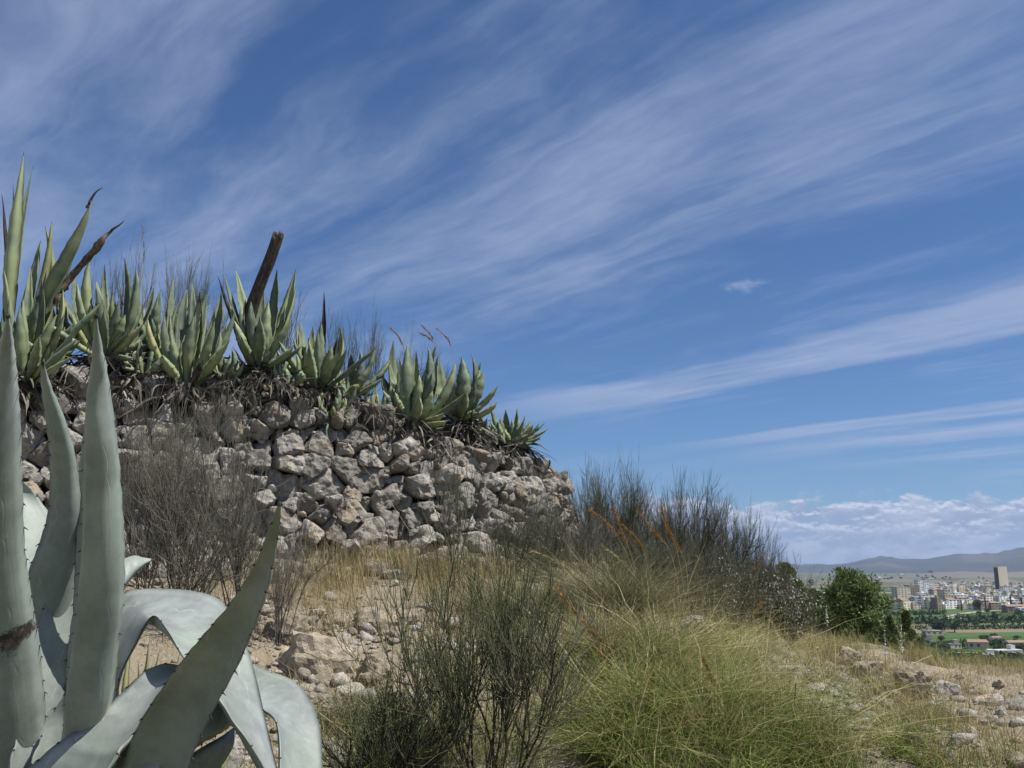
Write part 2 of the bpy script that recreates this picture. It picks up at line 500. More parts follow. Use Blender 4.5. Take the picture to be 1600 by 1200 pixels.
M['plume_pale'] = blade_mat('pale_seed_plume', [(0.0, (0.30, 0.23, 0.10)), (0.6, (0.42, 0.35, 0.18)), (1.0, (0.55, 0.50, 0.32))], None, 0.2)
M['litter'] = blade_mat('dry_litter', [(0.0, (0.08, 0.065, 0.05)), (0.5, (0.20, 0.16, 0.115)), (1.0, (0.36, 0.30, 0.21))], None, 0.0)
M['pod'] = blade_mat('silvery_seed_pod', [(0.0, (0.32, 0.29, 0.25)), (1.0, (0.62, 0.60, 0.55))], None, 0.2)
M['pine'] = blade_mat('pine_needle', [(0.0, (0.050, 0.075, 0.026)), (0.5, (0.125, 0.170, 0.055)), (1.0, (0.25, 0.30, 0.11))], None, 0.12)
M['bush_leaf'] = blade_mat('bush_leaf', [(0.0, (0.045, 0.066, 0.024)), (0.6, (0.095, 0.135, 0.045)), (1.0, (0.17, 0.21, 0.075))], None, 0.15)
M['far_leaf'] = blade_mat('far_foliage', [(0.0, (0.028, 0.042, 0.020)), (1.0, (0.07, 0.10, 0.045))], None, 0.0)
M['orchard_leaf'] = blade_mat('orchard_foliage', [(0.0, (0.04, 0.07, 0.02)), (1.0, (0.075, 0.125, 0.035))], None, 0.0)


def flat(name, c, rough=0.85):
    m_, t = material(name)
    nz = t.noise(t.n('ShaderNodeTexCoord').outputs['Object'], 0.6, 4, 0.6)
    out_principled(t, t.mix(t.mr(nz, 0.35, 0.7, 0.0, 0.35), c, tuple(x * 0.72 for x in c)), rough)
    return m_
M['bark'] = flat('bark', (0.12, 0.095, 0.075))
M['yellow'] = flat('yellow_petal', (0.75, 0.60, 0.02))
M['white_flower'] = flat('white_flower', (0.70, 0.70, 0.66))

# valley floor
m_, t = material('valley_fields')
co = t.n('ShaderNodeTexCoord').outputs['Object']
s3 = t.n('ShaderNodeSeparateXYZ', {0: co}).outputs
sx = t.m('ADD', t.m('MULTIPLY', s3[0], 0.0042), t.m('MULTIPLY', s3[1], 0.0012))
sy = t.m('ADD', t.m('MULTIPLY', s3[1], 0.0088), t.m('MULTIPLY', s3[0], -0.0016))
vo = t.n('ShaderNodeTexVoronoi', {'Vector': t.xyz(sx, sy, 0.0), 'Scale': 1.0, 'Randomness': 0.8}, feature='F1', distance='CHEBYCHEV')
rc = t.n('ShaderNodeSeparateColor', {0: vo.outputs['Color']}).outputs
near = t.ramp(rc[0], [(0.0, (0.035, 0.062, 0.018)), (0.25, (0.055, 0.10, 0.022)), (0.45, (0.042, 0.070, 0.024)), (0.62, (0.20, 0.165, 0.11)), (0.68, (0.065, 0.115, 0.028)), (0.86, (0.24, 0.20, 0.145)), (0.93, (0.06, 0.09, 0.03))], 'CONSTANT')
far = t.ramp(rc[1], [(0.0, (0.07, 0.09, 0.045)), (0.2, (0.12, 0.115, 0.08)), (0.4, (0.05, 0.075, 0.035)), (0.55, (0.17, 0.16, 0.115)), (0.75, (0.09, 0.11, 0.055)), (0.9, (0.16, 0.15, 0.11))], 'CONSTANT')
c = t.mix(t.mr(s3[1], 1900.0, 2900.0), near, far)
nz = t.noise(co, 0.02, 8, 0.7)
c = t.mix(t.mr(nz, 0.45, 0.72, 0.0, 0.6), c, (0.12, 0.115, 0.075))
out_principled(t, c, 0.95, spec=0.05)
M['fields'] = m_
m_, t = material('far_hill_scrub')
co = t.n('ShaderNodeTexCoord').outputs['Object']
nz = t.noise(co, 0.0011, 8, 0.65)
c = t.ramp(nz, [(0.35, (0.035, 0.040, 0.03)), (0.55, (0.06, 0.06, 0.045)), (0.72, (0.12, 0.11, 0.085))])
out_principled(t, c, 0.95, spec=0.05)
M['hill'] = m_

# ------------------------------------------------------------------ ground shape
wall_foot_px = [(-260, 6.3), (0, 6.8), (300, 7.2), (600, 7.9), (760, 8.6), (850, 9.4), (895, 10.3)]
WF = np.array([[(px - 800) / 1416.0 * Y, Y] for px, Y in wall_foot_px] + [[0.80, 11.6], [0.55, 14.0]])
WF = catmull(WF, 60)
seg = np.linalg.norm(np.diff(WF, axis=0), axis=1)
WS = np.concatenate([[0], np.cumsum(seg)])
WT = nrm(np.gradient(WF, axis=0))
WN = np.stack([WT[:, 1], -WT[:, 0]], 1)          # outward, towards the camera side
# height of the wall top along s, read from the picture
top_px = [(-260, 590), (0, 592), (100, 592), (300, 594), (430, 600), (520, 632), (600, 652), (700, 684), (790, 704), (850, 725), (892, 745)]
_s, _z = [], []
for px, py in top_px:
    i = np.argmin([abs(800 + 1416 * x / (y + .25) - px) + (0 if k < 45 else 9999) for k, (x, y) in enumerate(WF)])
    _s.append(WS[i])
    _z.append(P(px, py, WF[i][1] + 0.25)[2])
_o = np.argsort(_s)
TOP_S, TOP_Z = np.array(_s)[_o], np.array(_z)[_o]
TOP_S = np.append(TOP_S, WS[-1])
TOP_Z = np.append(TOP_Z, TOP_Z[-1] - 0.25)
ztop = lambda s: np.interp(s, TOP_S, TOP_Z)

ctrl = [tuple(P(*q)) for q in [
    (600, 1200, 4.2), (800, 1200, 4.2), (1100, 1200, 4.3), (1400, 1200, 4.6), (1600, 1200, 4.8), (450, 1110, 4.9), (700, 1110, 5.0),
    (500, 1050, 5.5), (480, 985, 6.0), (620, 950, 6.7), (560, 885, 7.6), (300, 935, 6.2), (100, 905, 6.4), (-150, 900, 6.0), (700, 885, 8.0),
    (850, 868, 9.1), (940, 900, 9.0), (1000, 960, 7.5), (1180, 985, 8.6), (1200, 1000, 9.6), (1310, 1018, 9.4), (1100, 1010, 6.4), (1260, 1032, 8.0), (1300, 1060, 7.0), (1450, 1045, 8.6),
    (1600, 1040, 9.5), (1600, 1110, 6.8), (1050, 905, 10.0), (1750, 1060, 9.5), (1800, 1200, 5.0)]]
ctrl += [(0, 0, -1.62), (0, -3, -1.7), (-1.1, 2.2, -0.90), (-2.5, 3.0, -0.62), (-5, 4, -0.3), (3.5, 1, -1.7), (-8, 6.0, 0.2), (2, 3, -1.35),
         (0, 14, 0.0), (4, 14, -1.1), (-6, 16, 0.4), (6.5, 12, -1.75), (9, 10, -1.6), (12, 30, -4.9), (17, 30, -6.2), (22, 20, -5.2), (7, 18, -2.7), (2, 30, -3.2), (-15, 30, -2), (-20, 5, 1),
         (0, 60, -15), (30, 60, -18), (-40, 60, -12), (60, 30, -16), (60, -20, -12), (0, -60, -8), (-60, 0, 2), (60, 140, -45), (0, 180, -52), (-150, 150, -52), (150, 150, -54),
         (250, 0, -54), (0, 320, -58), (300, 300, -60), (-300, 300, -60), (-300, 0, -40), (300, -300, -60), (0, -300, -45), (-300, -300, -55)]
CT = np.array(ctrl)
def _phi(d):
    return np.sqrt(d * d + 0.25)
_A = _phi(np.linalg.norm(CT[:, None, :2] - CT[None, :, :2], axis=-1))
_n = len(CT)
_B = np.zeros((_n + 1, _n + 1))
_B[:_n, :_n] = _A
_B[_n, :_n] = _B[:_n, _n] = 1
_w = np.linalg.solve(_B, np.append(CT[:, 2], 0))


def wall_sd(x, y):
    """signed distance behind the wall foot line (positive uphill) and arc position"""
    q = np.stack([x, y], -1)[..., None, :]
    d2 = np.sum((q - WF) ** 2, -1)
    i = np.argmin(d2, -1)
    e = q[..., 0, :] - WF[i]
    d = -(e[..., 0] * WN[i, 0] + e[..., 1] * WN[i, 1])
    dist = np.sqrt(np.take_along_axis(d2, i[..., None], -1)[..., 0])
    return np.where(d > 0, dist, -dist), WS[i]


def sm(x, a, b):
    t_ = np.clip((x - a) / (b - a), 0, 1)
    return t_ * t_ * (3 - 2 * t_)


def H(x, y, noise=True):
    x, y = np.atleast_1d(np.asarray(x, float)), np.atleast_1d(np.asarray(y, float))
    sh = x.shape
    x, y = x.ravel(), y.ravel()
    o = np.empty(x.shape)
    for a in range(0, len(x), 20000):
        X, Y = x[a:a + 20000], y[a:a + 20000]
        r = np.hypot(X[:, None] - CT[:, 0], Y[:, None] - CT[:, 1])
        z = _phi(r) @ _w[:_n] + _w[_n]
        d, s = wall_sd(X, Y)
        tz = ztop(s) - 0.05 + 0.34 * sm(d, 0.35, 1.0) + 0.06 * sm(d, 1.2, 4.0)
        k = sm(d, 0.16, 0.70) * sm(np.hypot(X, Y - 8), 32, 13)
        z = z + np.maximum(tz - z, 0) * k
        if noise:
            nr = sm(np.hypot(X, Y), 60, 14)
            z = z + nr * (0.05 * fbm(X * 1.6, Y * 1.6, 0, 4) + 0.018 * fbm(X * 9, Y * 9, 3, 3))
            rocky = np.exp(-(((X + 1.05) / 0.9) ** 2 + ((Y - 5.4) / 0.9) ** 2)) + 0.8 * np.exp(-(((X - 2.9) / 1.2) ** 2 + ((Y - 6.2) / 1.3) ** 2))
            z = z + rocky * nr * (0.06 * np.abs(fbm(X * 4, Y * 4, 5, 4)) + 0.02 * fbm(X * 16, Y * 16, 1, 2))
        o[a:a + 20000] = z
    return o.reshape(sh)


def G(px, py, ymin=2.0, ymax=60.0):
    """ground point seen at a pixel"""
    Ys = np.concatenate([np.arange(ymin, 16, 0.04), np.arange(16, ymax, 0.5)])
    pts = np.array([P(px, py, q) for q in Ys])
    h = H(pts[:, 0], pts[:, 1])
    k = np.nonzero(pts[:, 2] <= h)[0]
    i = k[0] if len(k) else len(Ys) - 1
    return np.array([pts[i][0], pts[i][1], h[i]])


def grid_axis(lo, hi, n0, n1, step, far):
    core = np.arange(lo, hi + step * .5, step)
    a = [core[0]]
    st = step
    while a[-1] > -far:
        st *= 1.16
        a.append(a[-1] - st)
    b = [core[-1]]
    st = step
    while b[-1] < far:
        st *= 1.16
        b.append(b[-1] + st)
    return np.array(a[:0:-1] + list(core) + b[1:])


gx = grid_axis(-6.0, 8.5, 0, 0, 0.05, 330)
gy = grid_axis(2.2, 12.5, 0, 0, 0.05, 330)
X, Y = np.meshgrid(gx, gy)
Z = H(X, Y)
nx, ny = len(gx), len(gy)
idx = np.arange(nx * ny).reshape(ny, nx)
F = np.stack([idx[:-1, :-1], idx[:-1, 1:], idx[1:, 1:], idx[1:, :-1]], -1).reshape(-1, 4)
hs = link('hillside', mesh('hillside', np.stack([X, Y, Z], -1), F, M['soil']), kind='structure')

# valley floor as one sheet to the far hills
gx = np.linspace(-19000, 19000, 60)
gy = np.concatenate([np.linspace(-9000, 0, 10), np.linspace(300, 19000, 60)])
X, Y = np.meshgrid(gx, gy)
nx, ny = len(gx), len(gy)
idx = np.arange(nx * ny).reshape(ny, nx)
F = np.stack([idx[:-1, :-1], idx[:-1, 1:], idx[1:, 1:], idx[1:, :-1]], -1).reshape(-1, 4)
VZ = -50.0
link('valley_floor', mesh('valley_floor', np.stack([X, Y, np.full_like(X, VZ)], -1), F, M['fields']), kind='structure')

# far hills: a ring of ridges
az_ = np.radians(np.linspace(-60, 75, 420))
pxs = 800 + 1416 * np.tan(np.clip(az_, -1.2, 1.2))
prof = np.interp(pxs, [1180, 1250, 1310, 1340, 1365, 1385, 1410, 1440, 1470, 1500, 1530, 1560, 1600, 1680, 1800], [7, 4, 6, 11, 16, 17, 12.5, 12, 17, 21.5, 21, 23, 27, 34, 26])
prof = prof + np.where(pxs < 1180, 6 * fbm(az_ * 9, 0 * az_, 0, 3), 0) + 1.2 * fbm(az_ * 160, 0 * az_, 2, 4)
rr = np.linspace(11000, 15500, 26)
RR, AA = np.meshgrid(rr, az_)
cs = np.sin(np.clip((RR - 11000) / 3300, 0, 1) * math.pi / 2) ** 1.5 * np.where(RR > 14300, (15500 - RR) / 1200, 1)
HH = (prof[:, None] * 14300 / 1416 + 50) * np.clip(cs, 0, 1)
HH = HH + cs * 22 * fbm(RR * np.sin(AA) / 700, RR * np.cos(AA) / 700, 0, 4)
Vh = np.stack([RR * np.sin(AA), RR * np.cos(AA), VZ - 3 + HH], -1)
ny, nx = RR.shape
idx = np.arange(nx * ny).reshape(ny, nx)
F = np.stack([idx[:-1, :-1], idx[:-1, 1:], idx[1:, 1:], idx[1:, :-1]], -1).reshape(-1, 4)
link('far_hills', mesh('far_hills', Vh, F, M['hill']), kind='structure')
# low pale terraces behind the town
for (px0, px1, Yd, hm, dep) in [(1385, 1560, 3300, 9, 500), (1490, 1680, 2700, 17, 420), (1500, 1760, 5200, 28, 900)]:
    xa, xb = (px0 - 800) / 1416 * Yd, (px1 - 800) / 1416 * Yd
    gx, gy = np.linspace(xa, xb, 60), np.linspace(Yd, Yd + dep, 14)
    X, Y = np.meshgrid(gx, gy)
    k = np.clip((X - xa) / 160, 0, 1) * np.clip((xb - X) / 160, 0, 1) * np.sin(np.linspace(0, math.pi, 14))[:, None] ** 0.6
    Zt = VZ - 1 + hm * k * (1 + 0.35 * fbm(X / 90, Y / 90, Yd, 3))
    idx = np.arange(X.size).reshape(X.shape)
    F = np.stack([idx[:-1, :-1], idx[:-1, 1:], idx[1:, 1:], idx[1:, :-1]], -1).reshape(-1, 4)
    link('low_terrace_hill', mesh('low_terrace_hill', np.stack([X, Y, Zt], -1), F, flat('pale_earth_%d' % Yd, (0.15, 0.135, 0.10))), kind='structure')


# ------------------------------------------------------------------ stones
def ico(sub):
    bm = bmesh.new()
    bmesh.ops.create_icosphere(bm, subdivisions=sub, radius=1)
    bm.verts.ensure_lookup_table()
    V_ = np.array([v_.co[:] for v_ in bm.verts])
    F_ = np.array([[q.index for q in f.verts] for f in bm.faces])
    bm.free()
    return nrm(V_), F_
ICO = {k: ico(k) for k in (2, 3, 4)}


def rounded(D, planes, p=10):
    r_ = np.zeros(len(D))
    for n_, c_ in planes:
        r_ = r_ + (np.maximum(0, D @ n_) / max(c_, 0.01)) ** p
    return np.maximum(r_, 1e-12) ** (-1 / p)


def stone_shape(planes, sub, rough=0.05, seed=0.0, p=20):
    D, F_ = ICO[sub]
    r_ = rounded(D, planes, p)
    V_ = D * r_[:, None]
    sz = np.mean(r_)
    q = V_ / sz
    r_ = r_ * (1 + rough * 1.3 * fbm(q[:, 0] * 2 + seed, q[:, 1] * 2, q[:, 2] * 2, 4, 0.55))
    # chipped ledges
    led = vn(q[:, 0] * 3.1 + seed * 2, q[:, 1] * 3.1 + 5, q[:, 2] * 3.1)
    r_ = r_ * (1 - rough * 0.8 * (led > 0.25))
    return D * r_[:, None], F_


def free_stone(sx, sy, sz, sub, seed, rough=0.06):
    pl = []
    rg = np.random.default_rng(int(seed * 1000) + 3)
    S = np.array([sx, sy, sz])
    for n_ in np.array([[1, 0, 0], [-1, 0, 0], [0, 1, 0], [0, -1, 0], [0, 0, 1], [0, 0, -1]], float):
        n2 = nrm(n_ + rg.normal(0, 0.22, 3))
        pl.append((n2, float(np.linalg.norm(n2 * S)) * rg.uniform(0.8, 1.0)))
    for _ in range(9):
        n2 = nrm(rg.normal(0, 1, 3))
        pl.append((n2, float(np.linalg.norm(n2 * S)) * rg.uniform(0.78, 1.0)))
    return stone_shape(pl, sub, rough, seed)


def surf_frame(s):
    x, y = np.interp(s, WS, WF[:, 0]), np.interp(s, WS, WF[:, 1])
    tx, ty = np.interp(s, WS, WT[:, 0]), np.interp(s, WS, WT[:, 1])
    T = nrm(np.array([tx, ty]))
    return np.array([x, y]), np.array([T[0], T[1], 0]), np.array([T[1], -T[0], 0])


wall = thing('dry_stone_wall', 'long dry stone terrace wall of rough grey limestone below the row of agaves', 'stone wall', (WF[20][0], WF[20][1], 0.0))
WL = np.array(wall.location)
s_lo, s_hi = 0.6, WS[np.argmin(np.abs(WF[:, 1] - 11.7))]
seeds = []
s_px = lambda s: 800 + 1416 * np.interp(s, WS, WF[:, 0]) / np.interp(s, WS, WF[:, 1])
zc_ = -0.35
row = 0
while zc_ < 2.0:
    # course pitch shrinks with height up the wall only a little; size varies along s
    s = s_lo + R.uniform(0, 0.2)
    while s < s_hi:
        px = float(s_px(s))
        big = np.interp(px, [0, 200, 420, 500, 640, 700, 800, 900], [0.30, 0.28, 0.27, 0.31, 0.28, 0.225, 0.215, 0.24])
        big *= 0.9 * R.choice([0.6, 0.8, 0.95, 1.3], p=[.3, .3, .25, .15])
        fx, fy = np.interp(s, WS, WF[:, 0]), np.interp(s, WS, WF[:, 1])
        zf, zt = float(H(fx, fy, False)[0]), float(ztop(s))
        zz = zc_ + R.uniform(-0.07, 0.07) + 0.03 * math.sin(s * 2)
        if (zz - zf) / (zt - zf + 1e-3) > 0.68:
            big *= 0.72
        if zf - 0.12 < zz < zt - 0.02:
            seeds.append((s, zz, big))
        s += big * R.uniform(0.9, 1.2)
    zc_ += 0.152
seeds = np.array(seeds)
# relax once with anisotropy so that courses stay
for _ in range(2):
    D2 = seeds[:, None, :2] - seeds[None, :, :2]
    dist = np.hypot(D2[..., 0], D2[..., 1] * 1.35) + np.eye(len(seeds)) * 9
    want = 0.5 * (seeds[:, None, 2] + seeds[None, :, 2]) * 0.86
    push = np.maximum(want - dist, 0)[..., None] * D2 / (dist[..., None] + 1e-6)
    seeds[:, :2] += 0.30 * np.sum(push, 1)
print('wall stones', len(seeds))
_px = np.array([float(s_px(q)) for q in seeds[:, 0]])
_big = seeds[:, 2] / np.interp(seeds[:, 0], WS, WF[:, 1]) - 10.0 * ((_px < -60) | (_px > 900))
keep_part = set(np.argsort(-_big)[:300].tolist())
small_stones = []
for i in range(len(seeds)):
    s, zz, sz = seeds[i]
    xy, T, N = surf_frame(s)
    fz = float(H(xy[0], xy[1], False)[0])
    hfrac = (zz - fz)
    planes = []
    dv = seeds[:, :2] - seeds[i, :2]
    dd = np.hypot(dv[:, 0], dv[:, 1])
    for j in np.argsort(dd)[1:11]:
        wgt = 0.5 + 0.5 * np.clip((sz - seeds[j, 2]) / (dd[j] + 1e-6), -0.35, 0.35)
        n_ = np.array([dv[j, 0], dv[j, 1], R.normal(0, 0.16) * dd[j]]) / dd[j]
        planes.append((nrm(n_), max(0.035, dd[j] * wgt * 0.985)))
    ext = sz * 0.62
    for n_ in ([1, 0, 0], [-1, 0, 0]):
        planes.append((np.array(n_, float), ext * R.uniform(0.95, 1.25)))
    for n_ in ([0, 1, 0], [0, -1, 0]):
        planes.append((np.array(n_, float), (0.085 + 0.2 * sz) * R.uniform(0.85, 1.15)))
    dep = 0.13 + 0.28 * sz
    fn = nrm(np.array([R.normal(0, 0.22), R.normal(0.05, 0.26), 1.0]))
    planes.append((fn, dep * R.uniform(0.75, 1.0)))
    planes.append((nrm(np.array([R.normal(0, .6), R.normal(0, .6), 0.9])), dep * R.uniform(0.78, 0.95)))
    planes.append((nrm(np.array([R.normal(0, .8), R.normal(0.4, .5), 0.8])), dep * R.uniform(0.75, 0.95)))
    planes.append((np.array([0, 0, -1.0]), dep * 1.05))
    for _ in range(3):
        planes.append((nrm(R.normal(0, 1, 3) + np.array([0, 0, 0.4])), sz * R.uniform(0.50, 0.62)))
    V_, F_ = stone_shape(planes, 4, 0.075, i * 1.37, 26)
    wob = fbm(V_[:, 0] * 9 + i, V_[:, 1] * 9, V_[:, 2] * 9, 3)
    V_ = V_ * (1 + 0.035 * wob[:, None])
    # rotate a little in the face plane
    c0_ = np.array([xy[0], xy[1], zz]) - N * (0.06 + 0.34 * max(hfrac, 0) / 1.5) + N * R.normal(0, 0.055)
    Wd = V_[:, 0:1] * T + V_[:, 1:2] * np.array([0, 0, 1.0]) + V_[:, 2:3] * N
    if i in keep_part:
        o = link('stone', mesh('stone', Wd, F_, M['stone'], smooth=False), wall, tuple(c0_ - WL))
    else:
        small_stones.append((Wd + c0_ - WL, F_, {'tint': float(R.random())}))
if small_stones:
    V_, F_, A_ = join(small_stones)
    link('smaller_stones', mesh('smaller_stones', V_, F_, M['stone'], A_, smooth=False), wall, kind='stuff')
# small wedges and rubble packed in the joints and on the crest
rub = []
for k in range(1300):
    s = R.uniform(s_lo, s_hi)
    xy, T, N = surf_frame(s)
    fz = float(H(xy[0], xy[1], False)[0])
    zt = float(ztop(s))
    if k >= 900:
        dd_ = -abs(R.normal(0.12, 0.22))
        zz = float(H(xy[0] - N[0] * dd_, xy[1] - N[1] * dd_)[0]) + 0.015
        off = dd_
        r0 = R.choice([0.025, 0.045, 0.07, 0.10], p=[.4, .33, .2, .07])
    elif k < 520:
        zz = R.uniform(fz - 0.02, zt)
        off = 0.0 + 0.34 * (zz - fz) / 1.5 - R.uniform(-0.03, 0.05)
        r0 = R.uniform(0.025, 0.055)
    else:
        dd_ = R.uniform(0.22, 0.75)
        zz = float(H(xy[0] - N[0] * dd_, xy[1] - N[1] * dd_)[0]) + 0.02
        off = dd_
        r0 = R.choice([0.03, 0.05, 0.075, 0.10], p=[.35, .3, .22, .13])
    V_, F_ = free_stone(r0 * R.uniform(1, 1.5), r0 * R.uniform(.8, 1.2), r0 * R.uniform(.6, .95), 3 if r0 > .06 else 2, k * .77 + 2, 0.08)
    c0_ = np.array([xy[0], xy[1], zz]) - N * off
    rub.append((V_ + c0_ - WL, F_, {'tint': float(R.random())}))
V_, F_, A_ = join(rub)
link('packing_rubble', mesh('packing_rubble', V_, F_, M['stone'], A_, smooth=False), wall, kind='stuff')


# ------------------------------------------------------------------ leaves
LT = np.array([0, .08, .2, .38, .55, .7, .82, .92, .97, 1.0])
LW = np.array([.60, .54, .64, .95, .98, .74, .42, .16, .07, .01])


def leaf_mesh(name, L, Rr, N, chan, th, mat, m=6, fold=2.0):
    """L, Rr: left and right edge points (n,3); N: unit normal of the inner face (n,3); closed, thick leaf"""
    n = len(L)
    mid, side = (L + Rr) / 2, (Rr - L) / 2
    hw = np.linalg.norm(side, axis=1)
    uu = np.linspace(-1, 1, m + 1)
    base = mid[:, None] + side[:, None] * uu[None, :, None]
    up = base + N[:, None] * (chan * hw[:, None] * (np.abs(uu) ** fold - 1)[None])[..., None]
    thk = th * np.minimum(1, hw / (hw.max() * 0.5 + 1e-6))
    lo = up - N[:, None] * (thk[:, None] * np.sqrt(np.maximum(1 - uu ** 2, 0))[None])[..., None]
    ring = np.concatenate([up, lo[:, -2:0:-1]], 1)          # closed ring
    k = ring.shape[1]
    V_ = ring.reshape(-1, 3)
    i = np.arange(n - 1)[:, None] * k
    j = np.arange(k)[None]
    F_ = np.stack([i + j, i + (j + 1) % k, i + k + (j + 1) % k, i + k + j], -1).reshape(-1, 4)
    tt = np.repeat(np.linspace(0, 1, n), k)
    ac = np.tile(np.concatenate([uu, uu[-2:0:-1]]), n)
    return mesh(name, V_, F_, mat, {'t': tt, 'across': ac, 'tint': np.full(len(V_), .3)})


def wall_leaf(base, tip, width, outdir, bulge, mat, parent, name='leaf', label=None, curl=0.0, th=0.02):
    n = 24
    base, tip = np.asarray(base), np.asarray(tip)
    ln = np.linalg.norm(tip - base)
    mid1 = base + (tip - base) * 0.35 + outdir * bulge * ln
    mid2 = base + (tip - base) * 0.70 + outdir * bulge * 0.75 * ln + np.array([0, 0, -curl * ln * .3])
    tipo = outdir * R.normal(0.02, 0.05) * ln
    C = catmull([base, mid1, mid2, tip + tipo * 0], n) + outdir * (np.linspace(0, 1, n) ** 1 * (1 - np.linspace(0, 1, n)) * R.normal(0, .12) * ln)[:, None]
    T = nrm(np.gradient(C, axis=0))
    hint = -outdir * 1.0 + np.array([0, 0, 0.55])
    side = nrm(np.cross(T, np.broadcast_to(hint, T.shape)))
    tw = R.normal(0, 0.18)
    N = nrm(np.cross(side, T))
    side2 = side * math.cos(tw) + N * math.sin(tw)
    N = nrm(np.cross(side2, T))
    t_ = np.linspace(0, 1, n)
    hw = np.interp(t_, LT, LW) * width * 0.36
    C = C + side * (np.sin(t_ * math.pi) * R.normal(0, 0.025) * ln)[:, None]
    hw = hw * (1 + (0.07 * np.sin(t_ * 31 + R.uniform(0, 6)) + 0.05 * np.where(np.arange(n) % 2, 1, -1)) * (t_ < .92) * (t_ > .12)) * R.uniform(.8, 1.12)
    me = leaf_mesh(name, C - side2 * hw[:, None], C + side2 * hw[:, None], N, R.uniform(.45, .95), th, mat, 4, 1.35)
    o = link(name, me, parent)
    if label:
        o['label'] = label
    return o


def curly_dead(center, n, rad_, ln, down, w=(0.008, 0.02)):
    """dead leaf tangle: curled strips hanging outward and down"""
    k = 9
    az0 = R.uniform(0, 2 * math.pi, n)
    st = center + np.stack([np.cos(az0) * R.uniform(0.02, rad_, n), np.sin(az0) * R.uniform(0.02, rad_ * .7, n), R.uniform(-0.05, 0.06, n)], 1)
    d = np.stack([np.cos(az0), np.sin(az0) * 0.8 - 0.25, R.normal(-down * .2, 0.45, n)], 1)
    L = R.uniform(0.4, 1, n) * ln
    pts = [st]
    d = nrm(d)
    kick = R.normal(0, 0.22, (n, 3))
    for i in range(k - 1):
        d = nrm(d + kick * 0.9 + np.array([0, 0, -down * 0.20]) + R.normal(0, 0.16, (n, 3)))
        pts.append(pts[-1] + d * (L / (k - 1))[:, None])
    Pt = np.stack(pts, 1)
    W = R.uniform(*w, n)[:, None] * np.interp(np.linspace(0, 1, k), [0, .3, .7, 1], [.7, 1, .6, .08])[None]
    sd_ = nrm(np.cross(nrm(np.gradient(Pt, axis=1)), R.normal(0, 1, (n, 1, 3))))
    V_, F_ = ribbons(Pt, W, sd_)
    tint = np.repeat(np.clip(R.normal(0.42, 0.27, n), 0, 1), 2 * k)
    return V_, F_, {'tint': tint}


AG = []
def agave(label, base, Y, tips, wpx, extra=5, dead=60, dl=0.34, mats='agave', size=1.0, skirt_rad=0.16, spread=0.5, seed_dy=None):
    """base (px,py); tips: (px, py[, width factor[, flag]]) flags: y yellow, d dead, f front, b back"""
    B = P(base[0], base[1], Y)
    ag = thing('agave', label, 'agave', tuple(B), 'grey-green agaves along the wall top')
    mh = max(base[1] - q[1] for q in tips)
    for q in tips:
        px, py = q[0], q[1]
        wf = q[2] if len(q) > 2 else 1.0
        fl = q[3] if len(q) > 3 else ''
        hr = (base[1] - py) / mh
        wid_m = mh * Y / FPX
        dyy = (-0.22 + 0.36 * hr + R.normal(0, 0.16)) * wid_m
        if 'f' in fl:
            dyy = -0.26 * wid_m * (1.15 - 0.6 * hr)
        if 'b' in fl:
            dyy = 0.3 * wid_m
        T_ = P(px, py, Y + dyy)
        out = np.array([T_[0] - B[0], T_[1] - B[1], 0])
        out = nrm(out + R.normal(0, 0.02, 3) * [1, 1, 0])
        b0 = np.array([out[0] * 0.03, out[1] * 0.03, R.uniform(-0.01, 0.04)]) * size
        mt = M['agave_yellow'] if 'y' in fl else (M['wood'] if 'd' in fl else M[mats])
        lab = 'dead brown leaf' if 'd' in fl else ('yellowed leaf' if 'y' in fl else None)
        wall_leaf(b0, T_ - B, wpx * wf * Y / FPX, out, 0.03 + 0.05 * R.random(), mt, ag, label=lab, th=0.018 * size)
        if 'd' not in fl and R.random() < .75:
            f2 = R.uniform(.55, .88)
            T2 = (T_ - B) * f2 + np.array([R.normal(0, .10), R.normal(0, .10), R.normal(0, .04)]) * wid_m * 1.3
            wall_leaf(b0 * 1.5, T2, wpx * wf * Y / FPX * .9, nrm(np.array([T2[0], T2[1], 0.0])), 0.05, M['agave_yellow' if R.random() < .14 else mats], ag, th=0.016 * size)
    for k in range(int(extra * 1.8)):
        a_ = R.uniform(0, 2 * math.pi)
        el = R.uniform(0.3, 1.25)
        ln = mh * Y / FPX * R.uniform(0.45, 0.8)
        out = np.array([math.cos(a_), math.sin(a_) * 0.9 - 0.15, 0])
        tip = out * ln * math.cos(el) + np.array([0, 0, ln * math.sin(el)])
        wall_leaf(out * 0.03, tip, wpx * 0.85 * Y / FPX, nrm(out), 0.05, M[mats], ag, th=0.016 * size)
    if dead:
        ps = [curly_dead(np.array([0, 0, -0.01]), dead, skirt_rad, dl, 0.9, (0.008, 0.019)),
              curly_dead(np.array([0, -0.05, -0.06]), dead // 2, skirt_rad * 1.6, dl * 1.1, 1.5, (0.006, 0.014))]
        V_, F_, A_ = join(ps)
        link('dead_leaf_skirt', mesh('dead_leaf_skirt', V_, F_, M['dead'], A_), ag, kind='stuff')
    AG.append((B, ag))
    print('agave', label[:30], 'above ground', round(float(B[2] - H(B[0], B[1])[0]), 2), 'behind foot', np.round(wall_sd(B[0:1], B[1:2])[0], 2))
    return ag


